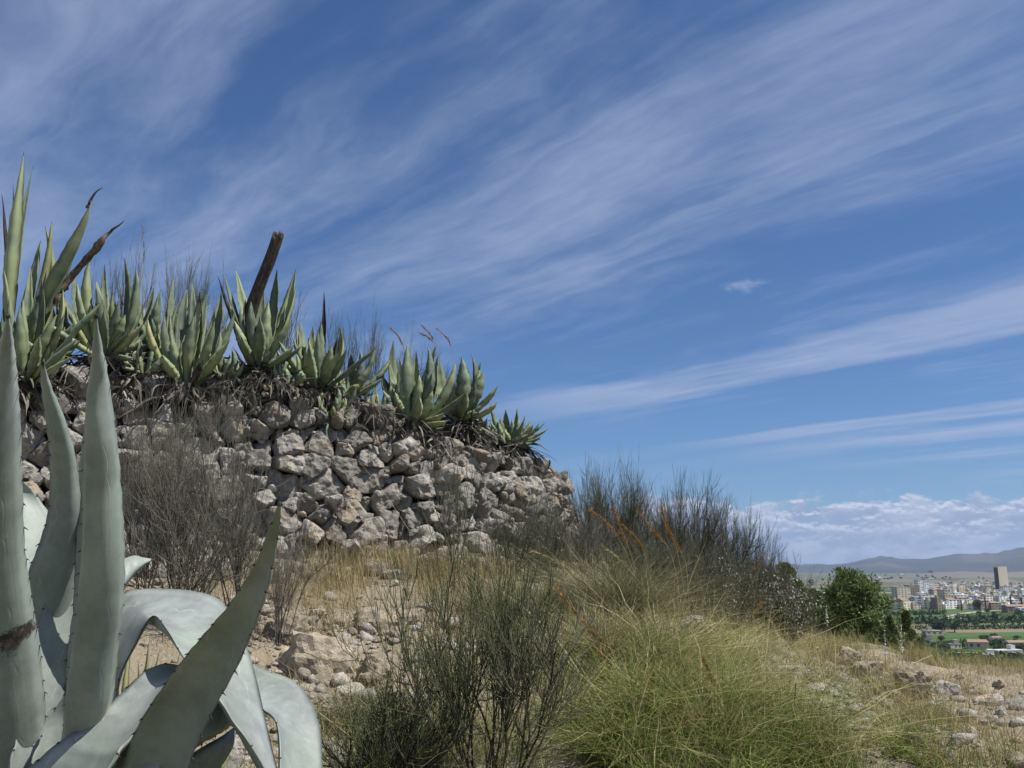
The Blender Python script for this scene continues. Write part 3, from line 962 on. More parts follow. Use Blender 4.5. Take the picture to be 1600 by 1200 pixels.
agT = agave('tallest agave at the left edge of the photo with long upright leaves', (14, 590), 7.3,
      [(37, 237, 1.25, 'f'), (52, 258, .75), (-6, 262, 1.0), (20, 285, .45, 'd'), (70, 352, 1.0, 'y'), (-40, 330, 1.2), (-60, 420, 1.2), (84, 500, 1.1, 'f'), (2, 300, .45, 'd'), (60, 470, 1.2)],
      24, 4, 60, 0.4, size=1.6)
agave('agave at the left edge with many short leaves below the tall one', (40, 600), 7.0,
      [(4, 420, 1.1, 'f'), (20, 418, 1), (48, 415, .9, 'b'), (66, 430, 1.1), (80, 436, .9, 'b'), (98, 450, 1.1), (117, 512, 1), (104, 545, .9), (14, 462, 1.2, 'f'), (122, 528, .8, 'f'), (-25, 440, 1.2), (-20, 520, 1.2, 'f'), (30, 480, 1.2, 'f'), (90, 490, 1.2, 'f'), (70, 560, .7, 'f')],
      24, 6, 110, 0.42)
agave('small agave with low spreading leaves right of the leftmost one', (72, 560), 7.25,
      [(118, 503, .9, 'f'), (126, 533, .8, 'f'), (104, 478, 1), (56, 480, 1, 'b'), (88, 470, 1), (115, 548, .8, 'f')], 20, 4, 50, 0.35)
agave('upright agave on the wall directly behind the pointed foreground leaf', (166, 562), 7.4,
      [(140, 405, 1.2, 'f'), (163, 413, 1.1), (194, 402, 1.1), (212, 418, 1.3), (116, 420, 1.1), (83, 435, 1.0, 'b'), (240, 458, 1.0), (225, 505, .9, 'yf'), (112, 490, .9, 'yf'), (205, 520, .9, 'f'), (150, 450, 1.2, 'f'), (185, 470, 1.1, 'f'), (210, 560, .6, 'f'), (222, 470, 1.0)],
      25, 5, 110, 0.40)
agave('half hidden agave behind the gap between the second and third rosettes', (243, 555), 7.8,
      [(212, 455, 1), (240, 450, 1.1), (250, 453, 1.2), (262, 478, 1), (225, 480, 1.2), (275, 490, 1.0)], 24, 5, 60, 0.35)
agave('broad agave on the wall with a yellow-edged leaf curving left', (291, 612), 7.5,
      [(231, 498, 1.05, 'yf'), (258, 492, 1.1, 'f'), (272, 433, 1.1, 'b'), (293, 450, 1.1, 'b'), (312, 455, 1.1), (324, 458, 1.1, 'b'), (345, 455, 1.1, 'b'), (367, 484, 1.3), (360, 530, 1.0, 'yf'), (304, 493, 1.15, 'f'), (335, 500, 1.1, 'f'), (268, 520, 1.0, 'f'), (281, 470, 1.2), (318, 560, .6, 'df'), (300, 440, 1.0, 'b')],
      26, 4, 120, 0.42)
agave('agave around the foot of the leaning wooden post', (402, 580), 7.85,
      [(339, 430, .5, 'd'), (349, 428, .9, 'b'), (367, 420, 1.1, 'b'), (412, 455, 1.25, 'b'), (433, 420, 1.1), (462, 420, 1.15), (456, 500, 1.0, 'f'), (459, 540, .95, 'yf'), (392, 470, 1.2, 'f'), (365, 500, 1.1, 'f'), (420, 470, 1.4, 'f'), (357, 470, .9), (445, 480, 1.1)],
      26, 4, 110, 0.40)
agave('agave with one black withered leaf right of the leaning post', (497, 612), 8.05,
      [(457, 528, 1.0, 'f'), (466, 508, 1.0), (502, 503, 1.25, 'f'), (489, 510, 1.0), (531, 512, 1.0, 'b'), (541, 547, 1.0, 'f'), (506, 454, .5, 'db'), (528, 527, .6, 'db'), (478, 540, 1.1, 'f'), (518, 540, 1.2, 'f'), (470, 500, 1.0, 'b')],
      26, 4, 90, 0.36)
agave('agave whose leaves lean right in the middle of the row', (540, 622), 8.35,
      [(586, 543, 1.1), (562, 548, 1.1), (561, 600, .9, 'f'), (609, 561, 1.0), (548, 553, 1.1), (575, 575, 1.1, 'f'), (530, 575, 1.0, 'f'), (598, 590, .8, 'f')],
      24, 4, 80, 0.34)
agave('small agave rosette growing out of the stones below the row', (518, 655), 7.95,
      [(505, 606, .9, 'f'), (528, 606, .9), (556, 601, .8, 'f'), (540, 634, .9, 'f'), (500, 632, .8, 'f'), (542, 655, .7, 'f'), (512, 690, .6, 'f'), (524, 620, 1, 'f')],
      17, 3, 14, 0.16)
agave('full agave rosette with broad leaves right of the middle of the wall', (641, 668), 8.5,
      [(615, 532, 1.1, 'b'), (637, 535, 1.2, 'f'), (650, 548, 1.1, 'b'), (668, 542, 1.5), (681, 540, 1.0, 'b'), (685, 556, 1.2, 'b'), (711, 566, 1.2), (595, 575, 1.0, 'b'), (611, 600, .9, 'f'), (729, 612, .95, 'f'), (695, 645, .9, 'yf'), (597, 609, .8), (624, 560, 1.2), (655, 585, 1.2, 'f'), (632, 590, 1.1, 'f'), (600, 590, 1.0, 'b'), (676, 610, 1.0, 'f'), (700, 657, .7, 'yf')],
      27, 4, 120, 0.40)
agave('agave with a brown tipped leaf reaching right near the end of the row', (716, 660), 9.0,
      [(687, 562, 1.2, 'b'), (721, 558, 1.3, 'f'), (736, 554, 1.2), (751, 566, 1.1, 'b'), (756, 581, 1.3), (778, 602, 1.0, 'f'), (700, 590, 1.1), (742, 640, .8, 'f'), (728, 600, 1.2, 'f'), (776, 628, .8, 'yf')],
      27, 4, 110, 0.42)
agave('low bristling agave at the right end of the row', (792, 698), 9.6,
      [(766, 630, .9, 'f'), (800, 655, 1.0), (808, 638, .9, 'b'), (820, 650, .9, 'b'), (832, 655, 1.0), (841, 661, 1.0), (852, 660, .8, 'b'), (857, 669, .9), (846, 682, .9, 'f'), (782, 650, 1.0, 'f'), (790, 640, .9), (815, 672, 1.0, 'f'), (828, 690, .8, 'f'), (800, 690, .8, 'f'), (770, 665, .8)],
      17, 14, 170, 0.42)

for lab, bs, Yq, tp in [
        ('small young agave squeezed between the second and third big rosettes', (226, 588), 7.35, [(205, 545), (222, 528), (238, 540), (250, 560, 1, 'f'), (200, 570, 1, 'f'), (230, 550, 1, 'y')]),
        ('small young agave below the leaning post', (352, 596), 7.55, [(330, 560), (345, 540), (362, 545), (378, 570, 1, 'f'), (350, 560, 1, 'f')]),
        ('small young agave between the post and the black withered leaf', (452, 604), 7.75, [(430, 570), (445, 555), (462, 552), (478, 585, 1, 'yf'), (448, 575, 1, 'f')]),
        ('small young agave left of the full rosette', (592, 645), 8.3, [(575, 610), (588, 600), (603, 605), (612, 628, 1, 'f'), (575, 635, 1, 'f')]),
        ('small young agave before the last rosette', (750, 690), 9.1, [(735, 660), (748, 645), (762, 652), (770, 670, 1, 'f'), (738, 680, 1, 'yf')])]:
    agave(lab, bs, Yq, tp, 15, 3, 40, 0.25)
# dead leaves fallen along the crest and hanging over the top stones
ps = []
AGS = [float(wall_sd(np.array([b_[0]]), np.array([b_[1]]))[1][0]) for b_, _a in AG]
for k in range(78):
    s = AGS[k % len(AGS)] + R.normal(0, .22)
    xy, T, N = surf_frame(s)
    hang = k % 2 == 0
    dd_ = R.uniform(0.16, 0.30) if hang else R.uniform(0.3, 0.9)
    x_, y_ = xy[0] - N[0] * dd_, xy[1] - N[1] * dd_
    z_ = float(ztop(s)) + R.uniform(-.10, .06) if hang else float(H(x_, y_)[0]) + .05
    ps.append(curly_dead(np.array([x_, y_, z_]), 20, .16 if hang else .22, .26 if hang else .30, 1.8 if hang else 1.2, (.004, .013)))
V_, F_, A_ = join(ps)
link('fallen_dead_leaves', mesh('fallen_dead_leaves', V_, F_, M['dead'], A_), kind='stuff', label='tangle of curled dead agave leaves along the top of the wall', cat='dead leaves')

# the broad leaf with the dried tip
_b = P(34, 520, 7.2) - np.array(agT.location)
_t = P(141, 317, 7.0) - np.array(agT.location)
_l = wall_leaf(_b, _t, 42 * 7.1 / FPX, nrm(np.array([1.0, -.2, 0])), -0.03, M['agave'], agT, label='broad leaf with a dried bent tip', th=.03)
_c = catmull([P(136, 325, 7.0), P(142, 312, 7.0), P(150, 300, 7.0), P(160, 293, 7.0)], 10) - np.array(agT.location)
link('dried_tip', mesh('dried_tip', *tubes(_c[None], np.linspace(.016, .002, 10)[None], 6), M['wood']), _l)

# the dead bent leaf standing out of the leftmost agaves
dl_o = thing('dead_agave_leaf', 'dried brown agave leaf bent upward between the two leftmost agaves', 'dead leaf', tuple(P(100, 450, 7.2)))
DB = np.array(dl_o.location)
C = catmull([P(88, 478, 7.2), P(103, 444, 7.2), P(124, 418, 7.2), P(143, 396, 7.15), P(158, 378, 7.1), P(172, 362, 7.1), P(197, 344, 7.0)], 24) - DB
W_ = np.interp(np.linspace(0, 1, 24), [0, .3, .45, .6, .7, .8, 1], [.034, .030, .026, .036, .028, .012, .003])[None]
V_, F_ = tubes(C[None], W_, 7)
V_ = V_ + 0.012 * np.stack([fbm(V_[:, 0] * 30, V_[:, 1] * 30, V_[:, 2] * 30, 3)] * 3, 1)
link('blade', mesh('blade', V_, F_, M['brown'], {'tint': np.full(len(V_), .5)}), dl_o)
C2 = catmull([P(98, 455, 7.2), P(120, 425, 7.2), P(140, 408, 7.15), P(146, 398, 7.15)], 10) - DB
V_, F_ = tubes(C2[None], np.interp(np.linspace(0, 1, 10), [0, 1], [.02, .004])[None], 4)
link('torn_edge', mesh('torn_edge', V_, F_, M['brown'], {'tint': np.full(len(V_), .5)}), dl_o)

# leaning post: hollow split trunk
po = thing('wooden_post', 'dark weathered wooden post with a split top leaning right among the agaves', 'post', tuple(P(392, 500, 7.9)))
PB = np.array(po.location)
b0, b1 = P(380, 535, 7.95) - PB, P(432, 366, 7.75) - PB
ax = nrm(b1 - b0)
sA = nrm(np.cross(ax, [0, 1, 0]))
sB = np.cross(ax, sA)
nv, nr_ = 40, 28
tt = np.linspace(0, 1, nv)
th_ = np.linspace(rad(-70), rad(250), nr_)
radii = np.interp(tt, [0, .15, 1], [.062, .056, .048])
rr_ = radii[:, None] * (1 + 0.10 * np.sin(th_ * 5 + 1)[None] + 0.07 * fbm(th_[None] * 3 + 0 * tt[:, None], tt[:, None] * 4 + 0 * th_[None], 0, 3))
ctr = b0 + (b1 - b0) * tt[:, None] + sA * (0.018 * np.sin(tt * 5))[:, None]
topj = 0.05 * vn(th_ * 2.5, th_ * 0 + 4)
outer = ctr[:, None] + rr_[..., None] * (np.cos(th_)[None, :, None] * sA + np.sin(th_)[None, :, None] * sB)
outer = outer + ax * (topj * 1.0)[None, :, None] * (tt ** 6)[:, None, None]
inner = ctr[:, None] + (rr_ * 0.62)[..., None] * (np.cos(th_)[None, :, None] * sA + np.sin(th_)[None, :, None] * sB) + ax * (topj)[None, :, None] * (tt ** 6)[:, None, None]
ring = np.concatenate([outer, inner[:, ::-1]], 1)
k = ring.shape[1]
i = np.arange(nv - 1)[:, None] * k
j = np.arange(k)[None]
F_ = np.stack([i + j, i + (j + 1) % k, i + k + (j + 1) % k, i + k + j], -1).reshape(-1, 4)
l = (nv - 1) * k
cap = np.array([[l + a, l + a + 1, l + k - 2 - a, l + k - 1 - a] for a in range(nr_ - 1)])
link('trunk', mesh('trunk', ring.reshape(-1, 3), np.concatenate([F_, cap]), M['wood']), po)

# ------------------------------------------------------------------ foreground agave
fa = thing('large_agave', 'huge blue-grey agave in the left foreground with arching thorny leaves', 'agave', tuple(np.array([-1.15, 2.2, float(H(-1.15, 2.2)[0])])))
FB = np.array(fa.location)


def spine_cone(base, dirv, ln, r0):
    k = 5
    tt = np.linspace(0, 1, 4)
    sdv = nrm(np.cross(dirv, [0.3, 0.2, 1]))
    pts = base + dirv * (tt * ln)[:, None] + np.array([0, 0, -1.0]) * (tt ** 2 * ln * 0.35)[:, None]
    V_, F_ = tubes(pts[None], (r0 * (1 - tt) + 0.0003)[None], k)
    return V_, F_, {}


def big_leaf(e1, e2, chan=0.3, th=0.03, flip=False, tooth=0.045, tsize=0.009, n=56, tipspine=None, wave=0.0028, mat='glaucous', label=None, pull=0.0):
    """e1, e2: edges as (px,py,depth) from the base to the tip"""
    def lean_(e):
        k_ = len(e)
        return [(q[0], q[1], q[2] - pull * (i_ / (k_ - 1)) ** 1.2) for i_, q in enumerate(e)]
    e1, e2 = lean_(e1), lean_(e2)
    E1 = catmull([P(*q) for q in e1], n) - FB
    E2 = catmull([P(*q) for q in e2], n) - FB
    mid = (E1 + E2) / 2
    T = nrm(np.gradient(mid, axis=0))
    S = nrm(E2 - E1 + 1e-9)
    # keep side direction steady at the tip
    for i in range(n - 4, n):
        S[i] = S[n - 5]
    N = nrm(np.cross(S, T)) * (-1 if flip else 1)
    ln1 = np.concatenate([[0], np.cumsum(np.linalg.norm(np.diff(E1, axis=0), axis=1))])
    ln2 = np.concatenate([[0], np.cumsum(np.linalg.norm(np.diff(E2, axis=0), axis=1))])
    w1 = wave * np.abs(np.sin(ln1 * math.pi / tooth))
    w2 = wave * np.abs(np.sin(ln2 * math.pi / tooth + 0.7))
    fade = np.clip(np.linalg.norm(E2 - E1, axis=1) / 0.03, 0, 1)
    E1 = E1 - S * ((w1 - wave) * -1 * fade)[:, None] * -1
    E2 = E2 + S * ((w2 - wave) * -1 * fade)[:, None] * -1
    me = leaf_mesh('leaf', E1, E2, N, chan, th, M[mat], 12)
    lf = link('leaf', me, fa)
    if label:
        lf['label'] = label
    sp_ = []
    for (E, ln, sg, ph) in ((E1, ln1, -1, 0.0), (E2, ln2, 1, -0.7)):
        a = tooth * (0.5 if ph else 1.0)
        while a < ln[-1] * 0.93:
            i = int(np.interp(a, ln, np.arange(n)))
            d_ = nrm(S[i] * sg + T[i] * -0.25 + R.normal(0, .12, 3))
            sp_.append(spine_cone(E[i] - d_ * 0.002, d_, tsize * R.uniform(.5, 1.2), 0.0019))
            a += tooth * R.uniform(0.75, 1.25)
    if sp_:
        V_, F_, A_ = join(sp_)
        link('marginal_spines', mesh('marginal_spines', V_, F_, M['spine']), lf, kind='stuff')
    if tipspine:
        dt = T[-3]
        V_, F_, A_ = spine_cone(mid[-1] - dt * 0.012, dt, tipspine, 0.0045)
        link('terminal_spine', mesh('terminal_spine', V_, F_, M['spine']), lf)
    return lf


def rows(rs):
    """rows (y, xl, xr, dl, dr) from tip down -> edges base to tip"""
    rs = rs[::-1]
    return [(q[1], q[0], q[3]) for q in rs], [(q[2], q[0], q[4]) for q in rs]

# upright leaf at the left edge
a, b = rows([(490, 11, 13, 1.90, 1.90), (520, 3, 20, 1.92, 1.92), (570, -10, 27, 1.95, 1.95), (650, -25, 33, 1.98, 1.99), (750, -36, 36, 2.02, 2.03), (850, -42, 40, 2.06, 2.08), (930, -45, 50, 2.1, 2.12), (1000, -42, 62, 2.14, 2.15), (1100, -32, 72, 2.18, 2.2), (1200, -15, 80, 2.22, 2.25), (1330, 0, 90, 2.25, 2.28)])
big_leaf(a, b, 0.42, 0.045, flip=True, tipspine=0.02, label='upright leaf with a brown scar', pull=.42, mat='glaucous_scar')
# dark hooked leaf
a, b = rows([(562, 65, 67, 2.22, 2.22), (600, 63, 80, 2.23, 2.25), (650, 69, 100, 2.25, 2.29), (700, 76, 115, 2.27, 2.32), (750, 77, 124, 2.29, 2.34), (800, 74, 130, 2.29, 2.36), (850, 60, 130, 2.28, 2.38), (900, 42, 125, 2.28, 2.38), (970, 34, 120, 2.3, 2.38), (1060, 30, 115, 2.3, 2.38), (1200, 40, 110, 2.3, 2.38), (1330, 50, 110, 2.3, 2.36)])
big_leaf(a, b, 0.55, 0.02, flip=True, tipspine=0.018, pull=.36)
# leaf with lit foot
a, b = rows([(700, 116, 118, 2.24, 2.24), (760, 108, 126, 2.24, 2.26), (850, 92, 124, 2.22, 2.26), (920, 76, 120, 2.20, 2.25), (990, 56, 116, 2.17, 2.23), (1050, 45, 108, 2.14, 2.2), (1100, 36, 96, 2.12, 2.18), (1150, 26, 76, 2.1, 2.16), (1200, 15, 56, 2.08, 2.14), (1320, 0, 40, 2.08, 2.14)])
big_leaf(a, b, 0.30, 0.02, flip=False, tooth=0.05)
a, b = rows([(1085, 99, 103, 2.13, 2.13), (1120, 78, 104, 2.12, 2.14), (1160, 60, 102, 2.1, 2.13), (1200, 46, 92, 2.08, 2.12), (1320, 20, 80, 2.06, 2.12)])
big_leaf(a, b, 0.30, 0.02, flip=False, tooth=0.05)
# tall central leaf
a, b = rows([(489, 149, 151, 1.98, 1.98), (520, 146, 156, 1.99, 1.99), (560, 143, 165, 2.0, 2.0), (600, 139, 172, 2.01, 2.01), (680, 132, 183, 2.02, 2.03), (750, 129, 190, 2.03, 2.05), (850, 127, 196, 2.05, 2.07), (930, 120, 195, 2.07, 2.09), (1000, 113, 187, 2.09, 2.11), (1080, 102, 179, 2.11, 2.14), (1130, 98, 168, 2.13, 2.16), (1200, 90, 155, 2.15, 2.2), (1330, 75, 140, 2.18, 2.24)])
big_leaf(a, b, 0.30, 0.035, flip=True, tipspine=0.02, tooth=0.06, label='tallest upright leaf', pull=.44)
a, b = rows([(640, 137, 139, 2.14, 2.14), (700, 126, 150, 2.14, 2.16), (770, 120, 158, 2.15, 2.17), (850, 117, 160, 2.16, 2.18), (950, 113, 160, 2.18, 2.2), (1050, 100, 150, 2.2, 2.22), (1200, 90, 140, 2.22, 2.25), (1300, 85, 130, 2.22, 2.25)])
big_leaf(a, b, 0.30, 0.02, flip=True, tooth=0.055)
# small tip poking out behind
big_leaf([(140, 1050, 2.35), (168, 965, 2.45), (196, 918, 2.5), (216, 893, 2.55), (238, 875, 2.6)], [(110, 1000, 2.45), (150, 905, 2.5), (192, 882, 2.6), (214, 877, 2.62), (238, 873, 2.6)], 0.3, 0.02, flip=False, tipspine=0.02)
# great arching leaf
big_leaf([(190, 1300, 2.2), (182, 1150, 2.22), (186, 1062, 2.25), (212, 1005, 2.27), (238, 962, 2.22), (262, 985, 2.12), (292, 1035, 2.05), (344, 1096, 2.0), (364, 1128, 1.98), (388, 1158, 1.97), (415, 1203, 1.96), (455, 1290, 1.95)],
         [(100, 1300, 2.32), (100, 1150, 2.38), (110, 1062, 2.45), (140, 970, 2.52), (192, 926, 2.56), (265, 920, 2.52), (335, 932, 2.45), (372, 975, 2.36), (393, 1030, 2.28), (412, 1109, 2.2), (433, 1200, 2.12), (460, 1290, 2.05)],
         0.16, 0.016, flip=True, tooth=0.16, label='leaf arching over and folding down to the right')
# second folded leaf
big_leaf([(250, 1290, 2.3), (290, 1180, 2.38), (340, 1120, 2.4), (385, 1100, 2.36), (412, 1110, 2.31), (431, 1127, 2.26), (437, 1160, 2.2), (437, 1210, 2.16), (430, 1290, 2.1)],
         [(200, 1220, 2.45), (250, 1100, 2.55), (320, 1045, 2.62), (380, 1036, 2.62), (428, 1051, 2.57), (462, 1066, 2.52), (488, 1100, 2.47), (502, 1150, 2.4), (507, 1290, 2.25)],
         0.16, 0.016, flip=True, tooth=0.12, wave=0.0015, label='broad folded leaf hanging over the slope')
# dark leaf leaning right
big_leaf([(150, 1300, 2.05), (190, 1195, 2.0), (214, 1135, 1.97), (250, 1078, 1.93), (285, 1030, 1.9), (318, 990, 1.87), (350, 953, 1.85), (378, 914, 1.83), (400, 875, 1.81), (417, 835, 1.79), (431, 796, 1.77), (437, 784, 1.77)],
         [(262, 1300, 2.02), (290, 1212, 1.97), (315, 1150, 1.93), (340, 1100, 1.9), (363, 1058, 1.87), (385, 1010, 1.85), (403, 965, 1.83), (419, 915, 1.81), (430, 870, 1.8), (437, 825, 1.78), (439, 798, 1.77), (438, 784, 1.77)],
         0.42, 0.045, flip=False, tipspine=0.028, tooth=0.06, label='dark thick leaf pointing up to the right', pull=.38)
# lit trough leaf
big_leaf([(-80, 1330, 2.02), (-40, 1275, 2.02), (0, 1238, 2.02), (46, 1198, 2.02), (90, 1160, 2.03), (130, 1133, 2.05), (162, 1107, 2.07), (196, 1076, 2.1), (226, 1048, 2.14), (262, 1036, 2.2), (300, 1046, 2.25)],
         [(60, 1340, 1.86), (105, 1290, 1.87), (140, 1245, 1.88), (168, 1205, 1.9), (187, 1172, 1.92), (208, 1148, 1.95), (234, 1118, 1.98), (256, 1085, 2.02), (266, 1062, 2.07), (285, 1052, 2.15), (305, 1050, 2.25)],
         0.30, 0.018, flip=False, tooth=0.05, tsize=0.014, wave=0.004)
# short lit leaf under the dark one
big_leaf([(200, 1180, 2.12), (250, 1075, 2.15), (300, 1078, 2.18), (337, 1106, 2.2), (362, 1131, 2.22)], [(220, 1290, 1.98), (262, 1200, 2.0), (308, 1168, 2.04), (344, 1147, 2.12), (364, 1133, 2.22)], 0.3, 0.02, flip=True, tooth=0.045, wave=0.004, tipspine=0.015)
big_leaf([(220, 1290, 2.1), (262, 1206, 2.1), (308, 1172, 2.12), (344, 1151, 2.18), (364, 1137, 2.25)], [(250, 1380, 2.25), (292, 1280, 2.28), (325, 1215, 2.3), (350, 1170, 2.3), (366, 1139, 2.28)], 0.2, 0.015, flip=True, tooth=0.3)
# pale leaf between the upright ones
a, b = rows([(748, 26, 32, 2.7, 2.7), (775, 20, 58, 2.7, 2.75), (810, 14, 82, 2.65, 2.75), (850, 8, 88, 2.6, 2.7), (885, 0, 80, 2.5, 2.62), (960, -10, 70, 2.42, 2.5), (1100, 0, 60, 2.35, 2.4)])
big_leaf(a, b, 0.2, 0.015, flip=False, tooth=0.09)
# small agave further back, seen through the arch
sa = P(205, 1038, 3.6)
sa[2] = float(H(sa[0], sa[1])[0]) + 0.01
ag2 = thing('agave', 'tiny green agave on the soil seen through the arching foreground leaf', 'agave', tuple(sa))
for (px, py, wf) in ((250, 1014, 1.0), (232, 1003, .9), (206, 990, .9), (186, 1004, 1), (215, 1030, .8), (240, 1032, .7)):
    T_ = P(px, py, 3.55) - sa
    out = nrm(np.array([T_[0], T_[1] - 0.05, 0]))
    wall_leaf(np.zeros(3), T_, 15 * wf * 3.6 / FPX, out, 0.06, M['agave_yellow'], ag2, th=0.006)


# ------------------------------------------------------------------ brooms
def branch(par, tpar, count, spread, ln, up, n, jit=0.05, rg=R):
    """grow count children per parent; par (K,m,3)"""
    K, m, _ = par.shape
    idx_ = np.repeat(np.arange(K), count)
    tt = rg.uniform(tpar[0], tpar[1], len(idx_)) * (m - 1)
    i = np.minimum(tt.astype(int), m - 2)
    f = (tt - i)[:, None]
    st = par[idx_, i] * (1 - f) + par[idx_, i + 1] * f
    td = nrm(par[idx_, i + 1] - par[idx_, i])
    d = nrm(td + rg.normal(0, spread, (len(idx_), 3)))
    L = rg.uniform(ln[0], ln[1], len(idx_))
    pts = [st]
    for q in range(n - 1):
        d = nrm(d + np.array([0, 0, up]) + rg.normal(0, jit, (len(idx_), 3)))
        pts.append(pts[-1] + d * (L / (n - 1))[:, None])
    return np.stack(pts, 1)


def broom_parts(h, wd, n0=14, c1=5, c2=7, c3=3, thick=1.0, fine=0.0011, spread0=0.55, upb=0.16, lean=(0, 0), seed=1, bare=0.2):
    rg = np.random.default_rng(seed)
    a_ = rg.uniform(0, 2 * math.pi, n0)
    rr_ = np.sqrt(rg.uniform(0, 1, n0))
    d0 = nrm(np.stack([np.cos(a_) * rr_ * spread0 * wd / h * 2 + lean[0], np.sin(a_) * rr_ * spread0 * wd / h * 2 + lean[1], np.ones(n0)], 1))
    st = np.stack([np.cos(a_) * rr_ * 0.06 * wd, np.sin(a_) * rr_ * 0.06 * wd, np.full(n0, -0.03)], 1)
    L = rg.uniform(0.5, 0.8, n0) * h
    pts = [st]
    d = d0
    for q in range(5):
        d = nrm(d + np.array([0, 0, upb * 0.4]) + rg.normal(0, 0.15, (n0, 3)))
        pts.append(pts[-1] + d * (L / 5)[:, None])
    B0 = np.stack(pts, 1)
    B1 = branch(B0, (bare, .95), c1, 0.50, (0.2 * h, 0.5 * h), upb, 5, .12, rg)
    B2 = branch(B1, (.15, .95), c2, 0.40, (0.10 * h, 0.34 * h), upb, 5, .10, rg)
    B3 = branch(B2, (.1, .9), c3, 0.32, (0.05 * h, 0.2 * h), upb, 4, .08, rg)
    out = []
    for Bq, r0, r1, tn in ((B0, 0.0075 * thick, 0.004 * thick, (0.0, .3)), (B1, 0.0034 * thick, 0.0018 * thick, (0.1, .6))):
        W = np.broadcast_to(np.linspace(r0, r1, Bq.shape[1]), Bq.shape[:2])
        V_, F_ = tubes(Bq, W, 4)
        out.append((V_, F_, {'tint': np.repeat(rg.uniform(*tn, len(Bq)), Bq.shape[1] * 4)}))
    fineparts = []
    for Bq, r0, r1, tn in ((B2, fine * 1.5, fine, (0.1, .9)), (B3, fine, fine * 0.6, (0.2, 1))):
        W = np.broadcast_to(np.linspace(r0, r1, Bq.shape[1]), Bq.shape[:2])
        V_, F_ = tubes(Bq, W, 3)
        fineparts.append((V_, F_, {'tint': np.repeat(rg.uniform(*tn, len(Bq)), Bq.shape[1] * 3)}))
    return join(out), join(fineparts), B2


BROOM = {}
def broom_kind(key, mat, **kw):
    (a1, b1_, c1_), (a2, b2_, c2_), tips = broom_parts(**kw)
    BROOM[key] = (mesh('stems', a1, b1_, M['broom_dark' if mat != 'broom_dry' else 'broom_dry'], c1_), mesh('twigs', a2, b2_, M[mat], c2_), tips)

# unit height 1 m brooms
broom_kind('dense', 'broom', h=1.0, wd=1.3, n0=16, c1=6, c2=7, c3=3, fine=0.0014, seed=2, upb=.11, spread0=.75)
broom_kind('dense2', 'broom', h=1.0, wd=1.1, n0=12, c1=6, c2=7, c3=3, fine=0.0014, seed=5, upb=.13, spread0=.65)
broom_kind('dry', 'broom_dry', h=1.0, wd=0.9, n0=13, c1=6, c2=7, c3=3, fine=0.0013, seed=8)
broom_kind('dry2', 'broom_dry', h=1.0, wd=0.8, n0=9, c1=5, c2=6, c3=3, fine=0.0013, seed=12, upb=.12)
broom_kind('sparse', 'broom', h=1.0, wd=0.6, n0=7, c1=4, c2=5, c3=3, fine=0.0015, seed=19, upb=.22, bare=.35)
broom_kind('green', 'broom_green', h=1.0, wd=0.7, n0=22, c1=6, c2=6, c3=2, fine=0.0012, seed=23, upb=.22, bare=.1)


def broom(label, px, py, Y, wpx, hpx, kind, rz=None, group=None, ground=True, lean=0.0):
    B = P(px, py, Y)
    if ground:
        hz = float(H(B[0], B[1])[0])
        B[2] = min(B[2], hz) if abs(B[2] - hz) < 0.6 else hz
    o = thing('broom_bush', label, 'bush', tuple(B), group, R.uniform(0, 6.28) if rz is None else rz)
    st, tw, tips = BROOM[kind]
    ext = np.ptp(tips[..., 0]) * 0.9
    hh = P(px, py - hpx, Y)[2] - B[2]
    wh = wpx * Y / FPX
    ztp = np.percentile(tips[..., 2], 99.7)
    sc_ = (wh / ext, wh / ext, hh / ztp)
    o.scale = sc_
    if lean:
        o.rotation_euler = (0, lean, 0)
    link('stems', st, o)
    link('twigs', tw, o, kind='stuff')
    return o

GB = 'dark brooms on the skyline'
# on the plateau behind the agaves
for lab, px, py, Y, wp, hp, kd in [
        ('sparse grey broom behind the agaves right of the bent dead leaf', 185, 520, 9.0, 95, 125, 'sparse'),
        ('dark broom bush standing highest behind the agaves left of the post', 262, 540, 9.2, 130, 150, 'dense2'),
        ('low dark broom between the tall one and the leaning post', 318, 545, 9.2, 80, 115, 'dense2'),
        ('thin broom behind the agaves right of the black withered leaf', 530, 620, 9.2, 85, 130, 'sparse'),
        ('upright dark broom behind the agaves in the middle of the row', 572, 640, 9.4, 70, 145, 'sparse'),
        ('faint broom twigs behind the full agave rosette', 622, 640, 9.6, 90, 125, 'dry2'),
        ('slender broom behind the foot of the leaning post', 430, 590, 9.4, 90, 130, 'sparse'),
        ('faint broom twigs behind the right-hand agaves', 690, 655, 9.6, 90, 110, 'dry2')]:
    broom(lab, px, py, Y, wp, hp, kd, group=None)
